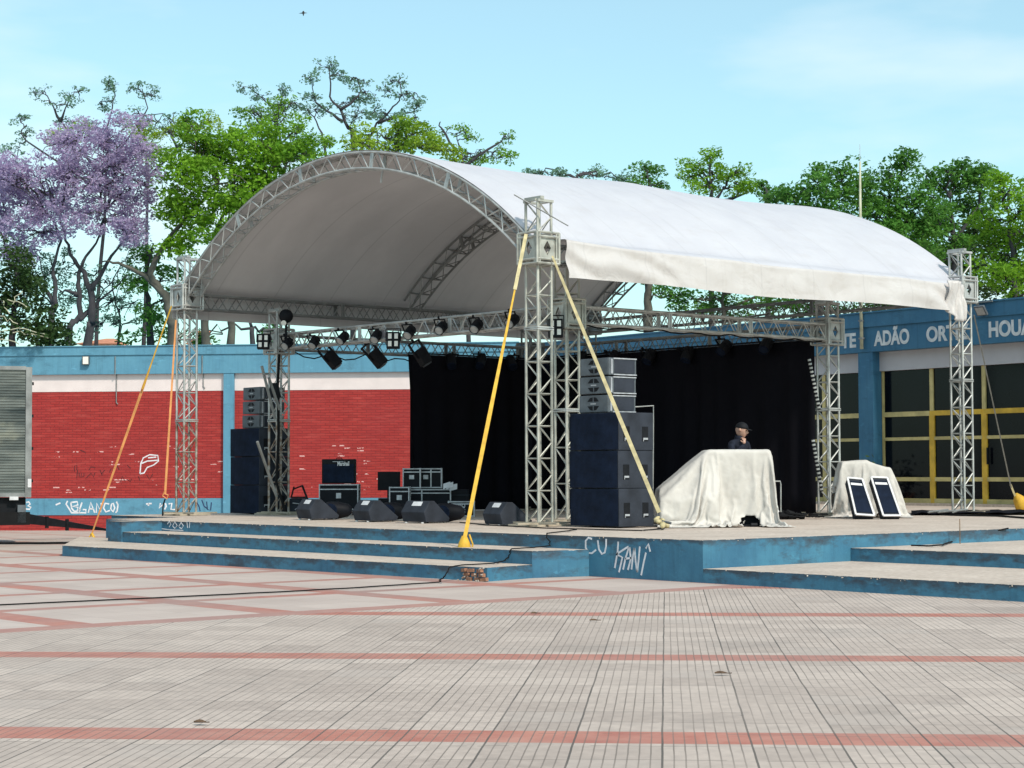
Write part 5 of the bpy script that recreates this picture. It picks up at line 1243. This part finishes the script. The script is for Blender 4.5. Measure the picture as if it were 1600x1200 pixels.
def tree(name, label, Z, trunks, blobs, mat, dens=1.0, leaf=.16, clump=.55, bark='bark', seed=1, group='trees behind the buildings', zb=-.5, tr=.22, twig=1.0, thick=.85, br0=.055, more=1.0, spread=1.08, airy=False, low=None):
    if low: blobs = blobs+[(low-25, 345, 38, 26), (low+28, 375, 36, 28), (low, 415, 40, 26)]
    global NLEAF
    rr = np.random.default_rng(seed); m = Z/F_PX; leaf *= .52
    if airy: br0 = .026
    base = at(*trunks[0][0], Z); t = thing(name, label, 'tree', (base.x, base.y, zb), 0, group)
    tb = MB(); tips = []
    for tk in trunks:
        P = [at(x, y, Z+dz) for (x, y, dz) in [(q_ if len(q_) == 3 else (*q_, 0)) for q_ in tk]]
        grounded = tk[0][1] > 500
        if grounded: P = [V(P[0].x, P[0].y, zb)]+P
        P2 = []                                    # smoothly bent stems with slight crookedness
        for i in range(len(P)-1):
            A0, A1, A2, A3_ = P[max(i-1, 0)], P[i], P[i+1], P[min(i+2, len(P)-1)]
            for k in range(4):
                u = k/4; cr_ = (A1*2+(A2-A0)*u+(A0*2-A1*5+A2*4-A3_)*u*u+(A1*3-A0-A2*3+A3_)*u**3)*.5
                P2.append(cr_+(V(*(rr.normal(size=3)*.025)) if (i or k) else V(0, 0, 0)))
        P2.append(P[-1]); n = len(P2); t0 = tr*(1 if tk is trunks[0] else .8) if grounded else tr*.5
        tb.tube(P2, [max(.022, t0*(1-.86*(i/(n-1))**.8)*(1+.08*math.sin(i*2.3))) for i in range(n)], 8); tips += P2[n//2:]
    cen, rad, cnt = [], [], []
    for (bx, by, rx, ry) in blobs:
        c = at(bx, by, Z+float(rr.uniform(-1, 1))); mx_, my = rx*m*spread, ry*m*spread; mz = (mx_+my)/2*thick
        near = min(tips, key=lambda q_: (q_-c).length+max(0, q_.z-c.z)*2)
        L_ = (c-near).length
        tb.tube(wiggle(near, c, 6, .06*L_, rr), [br0*(1-.11*k) for k in range(7)], 5, cap=False)
        # secondary limbs
        nodes = []
        for q_ in range(6 if airy else 5):
            d = rr.normal(size=3); d /= np.linalg.norm(d); d[1] = abs(d[1])*.8-.25
            nodes.append(c+RT*float(d[0]*mx_*.6)+V(0, 0, float(d[1]*my*.75))+FW*float(d[2]*mz*.6))
            tb.tube(wiggle(near.lerp(c, .55 if q_ % 2 else .85), nodes[-1], 4, .05*L_, rr), [br0*.5, br0*.42, br0*.34, br0*.28, br0*.2], 4, cap=False)
        cl0 = clump*(.55 if airy else .8)
        k = max(6, int(mx_*my*more*(6.0 if airy else 6.0)*dens/(cl0**1.6)))
        for _ in range(k):
            d = rr.normal(size=3); d /= np.linalg.norm(d); r0 = rr.uniform(.12, 1)**.45
            off = RT*float(d[0]*mx_*r0)+V(0, 0, float(d[1]*my*r0))+FW*float(d[2]*mz*r0); cc = c+off
            cr = cl0*rr.uniform(.5, 1.3); cen.append(tuple(cc)); rad.append((cr, cr, cr*.6)); cnt.append(int(rr.uniform(.5, 1.5)*(72 if not airy else 62)*(cr/.45)**2*(.083/leaf)**1.7)+3)
            if rr.random() < (.9 if airy else .22)*twig:
                nd = min(nodes, key=lambda q_: (q_-cc).length); tb.tube(wiggle(nd, cc, 3, .07*((cc-nd).length+.2), rr), [.024, .019, .014, .008], 4, cap=False)
    tb.build('trunk', M[bark], t, smooth=True); NLEAF += sum(cnt)
    leaf_cloud(cen, rad, cnt, leaf, mat, 'crown', t, seed+100)
    return t
tree('jacaranda_tree', 'lilac flowering tree with forked dark trunks behind the red brick wall', 67,
     [[(139, 539), (145, 499), (142, 456), (135, 443), (129, 424), (112, 400), (99, 366), (92, 330)], [(107, 539), (122, 499), (124, 471), (122, 437), (130, 410), (150, 380), (165, 330)], [(79, 509), (87, 480), (86, 443), (82, 419), (94, 377), (80, 340)], [(124, 500), (140, 486), (165, 460), (200, 430)], [(86, 476), (70, 450), (50, 440), (20, 420)], [(122, 460), (105, 455), (88, 452)], [(142, 456), (175, 400), (205, 360)]],
     [(60, 285, 60, 50), (125, 232, 62, 42), (190, 225, 50, 42), (105, 300, 75, 45), (205, 295, 40, 50), (25, 320, 45, 48), (165, 345, 60, 26), (55, 365, 50, 26), (205, 365, 35, 24), (150, 270, 60, 40), (20, 270, 28, 28), (-30, 320, 50, 60), (30, 400, 30, 22)],
     M['purple'], 1.0, .13, .50, 'bark', 11, tr=.20, twig=1.6, more=1.05, spread=1.15)
tree('leafy_tree', 'dark bushy tree at the left edge above the truck', 63, [[(20, 560), (22, 480), (25, 420)]],
     [(22, 480, 45, 45), (62, 512, 42, 34), (12, 415, 26, 36), (-30, 480, 50, 60), (88, 530, 26, 18), (45, 445, 25, 28)], M['darkgreen'], 1.2, .17, .6, 'bark', 12, group=None)
tree('sparse_tree', 'tangle of thin bare branches under the lilac crown', 69, [[(60, 545), (58, 500), (70, 450), (60, 400)], [(185, 545), (188, 500), (175, 450), (190, 410)], [(122, 499), (150, 470), (175, 440)], [(86, 480), (60, 455), (40, 440)]],
     [(50, 430, 50, 34), (165, 440, 46, 30), (190, 480, 50, 26), (100, 420, 40, 30), (170, 510, 50, 20), (35, 385, 40, 24), (110, 470, 30, 26), (215, 400, 30, 24)], M['feather'], .5, .11, .42, 'bark', 31, tr=.09, twig=1.4, airy=True)
sk_ = MB()
for (a, b2) in (((12, 468), (42, 480)), ((0, 494), (28, 506)), ((5, 470), (15, 490)), ((0, 518), (70, 522)), ((-5, 530), (30, 538)), ((20, 520), (75, 528)), ((35, 455), (20, 475))): sk_.tube(wiggle(at(*a, 61.5), at(*b2, 61.5), 5, .06, rng), .018, 5)
o = sk_.build('bare_stem', M['stalk'], bpy.data.objects['leafy_tree'])
tree('sparse_tree', 'tall thin tree with airy tops showing above the lilac tree', 76, [[(150, 540), (165, 300), (168, 200), (180, 150)], [(167, 260), (225, 180), (226, 150)], [(160, 280), (95, 190), (88, 165)], [(160, 300), (42, 220), (42, 195)], [(95, 190), (108, 150)], [(95, 190), (74, 150)]],
     [(66, 145, 20, 13), (112, 148, 22, 18), (90, 165, 30, 12), (178, 132, 16, 14), (165, 160, 16, 12), (215, 138, 18, 12), (238, 150, 16, 14), (30, 185, 16, 8), (42, 215, 22, 14), (235, 195, 32, 22), (205, 180, 25, 14), (110, 192, 40, 12), (22, 240, 22, 20), (278, 195, 28, 22)], M['feather'], .42, .12, .42, 'bark', 13, tr=.12, airy=True)
tree('leafy_tree', 'big bright green tree left of the front arch', 66, [[(272, 545), (268, 500), (258, 462), (235, 430), (260, 380), (300, 330), (340, 290)], [(258, 462), (225, 430), (185, 412), (160, 409)], [(320, 540), (322, 470), (330, 400), (350, 330), (400, 290)], [(362, 540), (360, 490), (370, 420), (420, 320)]],
     [(300, 230, 45, 34), (345, 235, 55, 38), (420, 225, 60, 36), (290, 285, 36, 36), (365, 290, 60, 42), (450, 250, 50, 42), (300, 340, 40, 40), (268, 320, 18, 40), (350, 350, 45, 40), (480, 240, 28, 26), (410, 300, 55, 40), (280, 385, 26, 22), (300, 195, 22, 16)], M['green'], 1.35, .17, .62, 'barkpale', 14, tr=.26)
tree('leafy_tree', 'low shaded green tree behind the left canopy tower', 68, [[(234, 540), (232, 480), (228, 430), (240, 380)], [(395, 545), (392, 510), (385, 470)]],
     [(232, 500, 26, 28), (215, 440, 24, 22), (255, 440, 26, 26), (240, 528, 40, 14), (310, 530, 20, 10), (425, 528, 30, 12), (268, 470, 14, 20), (225, 400, 22, 18)], M['midgreen'], .8, .16, .5, 'bark', 15, tr=.20)
tree('sparse_tree', 'tallest airy tree rising above the front arch', 78, [[(552, 540), (552, 232), (542, 200), (532, 172), (516, 150), (515, 112)], [(560, 240), (572, 224), (590, 192), (615, 167), (627, 148), (625, 130)], [(536, 190), (500, 165), (490, 150)], [(532, 172), (560, 150), (562, 135)], [(510, 250), (508, 225), (495, 190), (480, 170)], [(440, 250), (430, 180), (400, 145)], [(430, 190), (445, 145)], [(590, 192), (645, 175)]],
     [(515, 105, 26, 13), (486, 122, 14, 9), (532, 118, 12, 12), (487, 152, 16, 9), (560, 128, 26, 14), (572, 148, 26, 14), (548, 160, 24, 14), (620, 128, 22, 12), (640, 148, 24, 16), (655, 165, 12, 14), (600, 140, 16, 12), (500, 172, 28, 14), (560, 180, 40, 14), (640, 188, 26, 16), (388, 136, 20, 9), (408, 152, 20, 12), (442, 140, 14, 10), (440, 165, 34, 14), (415, 180, 34, 12), (600, 178, 30, 16)], M['feather'], .62, .125, .42, 'bark', 16, tr=.15, twig=1.2, airy=True)
tree('leafy_tree', 'yellow green tree top just above the arch apex', 72, [[(600, 545), (610, 300), (620, 230)]], [(600, 215, 40, 24), (648, 208, 36, 22), (560, 228, 36, 14), (690, 236, 28, 16), (625, 195, 20, 12), (660, 230, 40, 18)], M['yellowgreen'], 1.1, .16, .55, 'bark', 17, low=610)
tree('sparse_tree', 'airy tree over the canopy ridge right of the arch', 76, [[(730, 545), (725, 280), (715, 220)], [(725, 260), (775, 225), (790, 210)], [(715, 240), (690, 200), (688, 190)]],
     [(712, 208, 26, 14), (738, 215, 14, 12), (755, 240, 36, 16), (790, 218, 13, 14), (730, 250, 40, 14), (790, 245, 14, 10)], M['green'], .75, .13, .45, 'bark', 18, tr=.15, low=735, airy=True)
tree('leafy_tree', 'pale green crown peeking out between the lilac and bright green trees', 74, [[(225, 545), (230, 300), (228, 240)], [(230, 280), (290, 220)], [(230, 290), (110, 230)]],
     [(222, 200, 34, 18), (262, 205, 30, 16), (300, 196, 30, 14), (238, 228, 34, 20), (90, 215, 34, 14), (130, 200, 30, 10), (330, 190, 20, 10), (250, 255, 26, 24)], M['yellowgreen'], .75, .13, .45, 'bark', 41, tr=.14)
tree('leafy_tree', 'loose green crown below the airy tops left of the arch', 74, [[(430, 545), (432, 300), (430, 230)]],
     [(395, 172, 26, 14), (430, 185, 34, 18), (470, 205, 30, 18), (445, 160, 20, 12), (405, 200, 26, 14), (500, 225, 24, 14)], M['green'], .8, .13, .45, 'bark', 42, tr=.14)
tree('distant_tree', 'row of low tree tops just over the canopy ridge', 88, [[(900, 545), (900, 300), (905, 275)]], [(835, 270, 16, 4), (872, 272, 18, 7), (918, 271, 22, 10), (940, 276, 22, 9), (975, 280, 18, 9)], M['feather'], .9, .15, .45, 'bark', 19, low=880)
tree('distant_tree', 'small rounded green tree over the ridge right of the near tower', 86, [[(1012, 545), (1012, 300), (1012, 280)]], [(1012, 278, 26, 16), (1008, 262, 10, 10), (1035, 285, 14, 12), (990, 288, 14, 8)], M['midgreen'], 1.1, .16, .5, 'bark', 20, low=1010)
tree('leafy_tree', 'isolated dome shaped tree above the middle of the canopy ridge', 78, [[(1112, 545), (1112, 330), (1110, 290)], [(1112, 320), (1135, 290)], [(1130, 315), (1170, 300)]],
     [(1085, 258, 26, 14), (1110, 243, 14, 10), (1075, 275, 18, 12), (1115, 275, 36, 22), (1150, 268, 24, 14), (1158, 285, 18, 12), (1135, 295, 30, 12), (1097, 292, 22, 12)], M['green'], .95, .15, .5, 'bark', 21, low=1115)
tree('distant_tree', 'small dark tree between the dome tree and the right woods', 84, [[(1200, 545), (1198, 320), (1196, 300)]], [(1196, 300, 16, 12), (1206, 310, 14, 8), (1190, 290, 6, 6)], M['midgreen'], 1.1, .16, .45, 'bark', 22, low=1195)
tree('leafy_tree', 'dense green tree left of the cream mast', 66, [[(1280, 545), (1290, 380), (1300, 310)], [(1290, 380), (1250, 330)]],
     [(1238, 310, 26, 20), (1270, 295, 30, 26), (1318, 278, 32, 24), (1300, 325, 50, 26), (1275, 268, 8, 10), (1345, 300, 30, 28), (1225, 300, 12, 10)], M['midgreen'], 1.4, .17, .58, 'bark', 23)
tree('leafy_tree', 'dense green tree right of the cream mast with a tuft on top', 68, [[(1400, 545), (1405, 380), (1400, 300)]],
     [(1392, 275, 30, 22), (1416, 248, 9, 9), (1380, 310, 40, 26), (1440, 310, 36, 24), (1420, 345, 46, 30), (1365, 340, 36, 26), (1395, 380, 50, 30), (1450, 350, 30, 20)], M['midgreen'], 1.35, .17, .58, 'bark', 24)
tree('leafy_tree', 'broad green tree behind the right canopy tower', 70, [[(1490, 545), (1490, 380), (1485, 310)], [(1490, 380), (1530, 320)]],
     [(1455, 275, 22, 16), (1488, 268, 20, 16), (1500, 300, 46, 28), (1505, 262, 8, 8), (1536, 268, 12, 10), (1470, 335, 36, 26), (1480, 375, 46, 30), (1530, 330, 40, 26), (1440, 400, 36, 26)], M['midgreen'], 1.35, .17, .58, 'bark', 25)
tree('leafy_tree', 'bright green tree at the right edge over the blue parapet', 63, [[(1590, 545), (1585, 420), (1575, 330)]],
     [(1575, 300, 34, 22), (1562, 278, 10, 12), (1600, 330, 40, 34), (1550, 345, 34, 24), (1590, 400, 46, 40), (1560, 430, 34, 28), (1600, 460, 40, 30), (1640, 360, 40, 60), (1545, 385, 20, 16)], M['green'], 1.1, .17, .55, 'bark', 26)
tree('leafy_tree', 'shaded tree filling the gap under the canopy at the right rear', 72, [[(1015, 545), (1012, 470), (1018, 430), (1030, 400)], [(1130, 545), (1130, 460)]],
     [(1050, 462, 26, 18), (1095, 470, 40, 24), (1150, 480, 40, 22), (1210, 482, 40, 20), (1265, 485, 36, 18), (1320, 490, 36, 16), (1390, 480, 50, 20), (1450, 460, 40, 24), (1130, 430, 60, 20), (1250, 440, 60, 24), (1350, 440, 60, 24)], M['midgreen'], 1.1, .16, .55, 'barkpale', 27, tr=.3)
tree('leafy_tree', 'darkest understorey tree behind the right blue parapet', 76, [[(1470, 545), (1470, 470)]],
     [(1420, 440, 50, 40), (1500, 430, 50, 44), (1570, 440, 60, 40), (1350, 400, 50, 40), (1300, 380, 50, 36), (1480, 380, 60, 40), (1560, 370, 50, 40)], M['darkgreen'], 1.2, .2, .7, 'bark', 28)
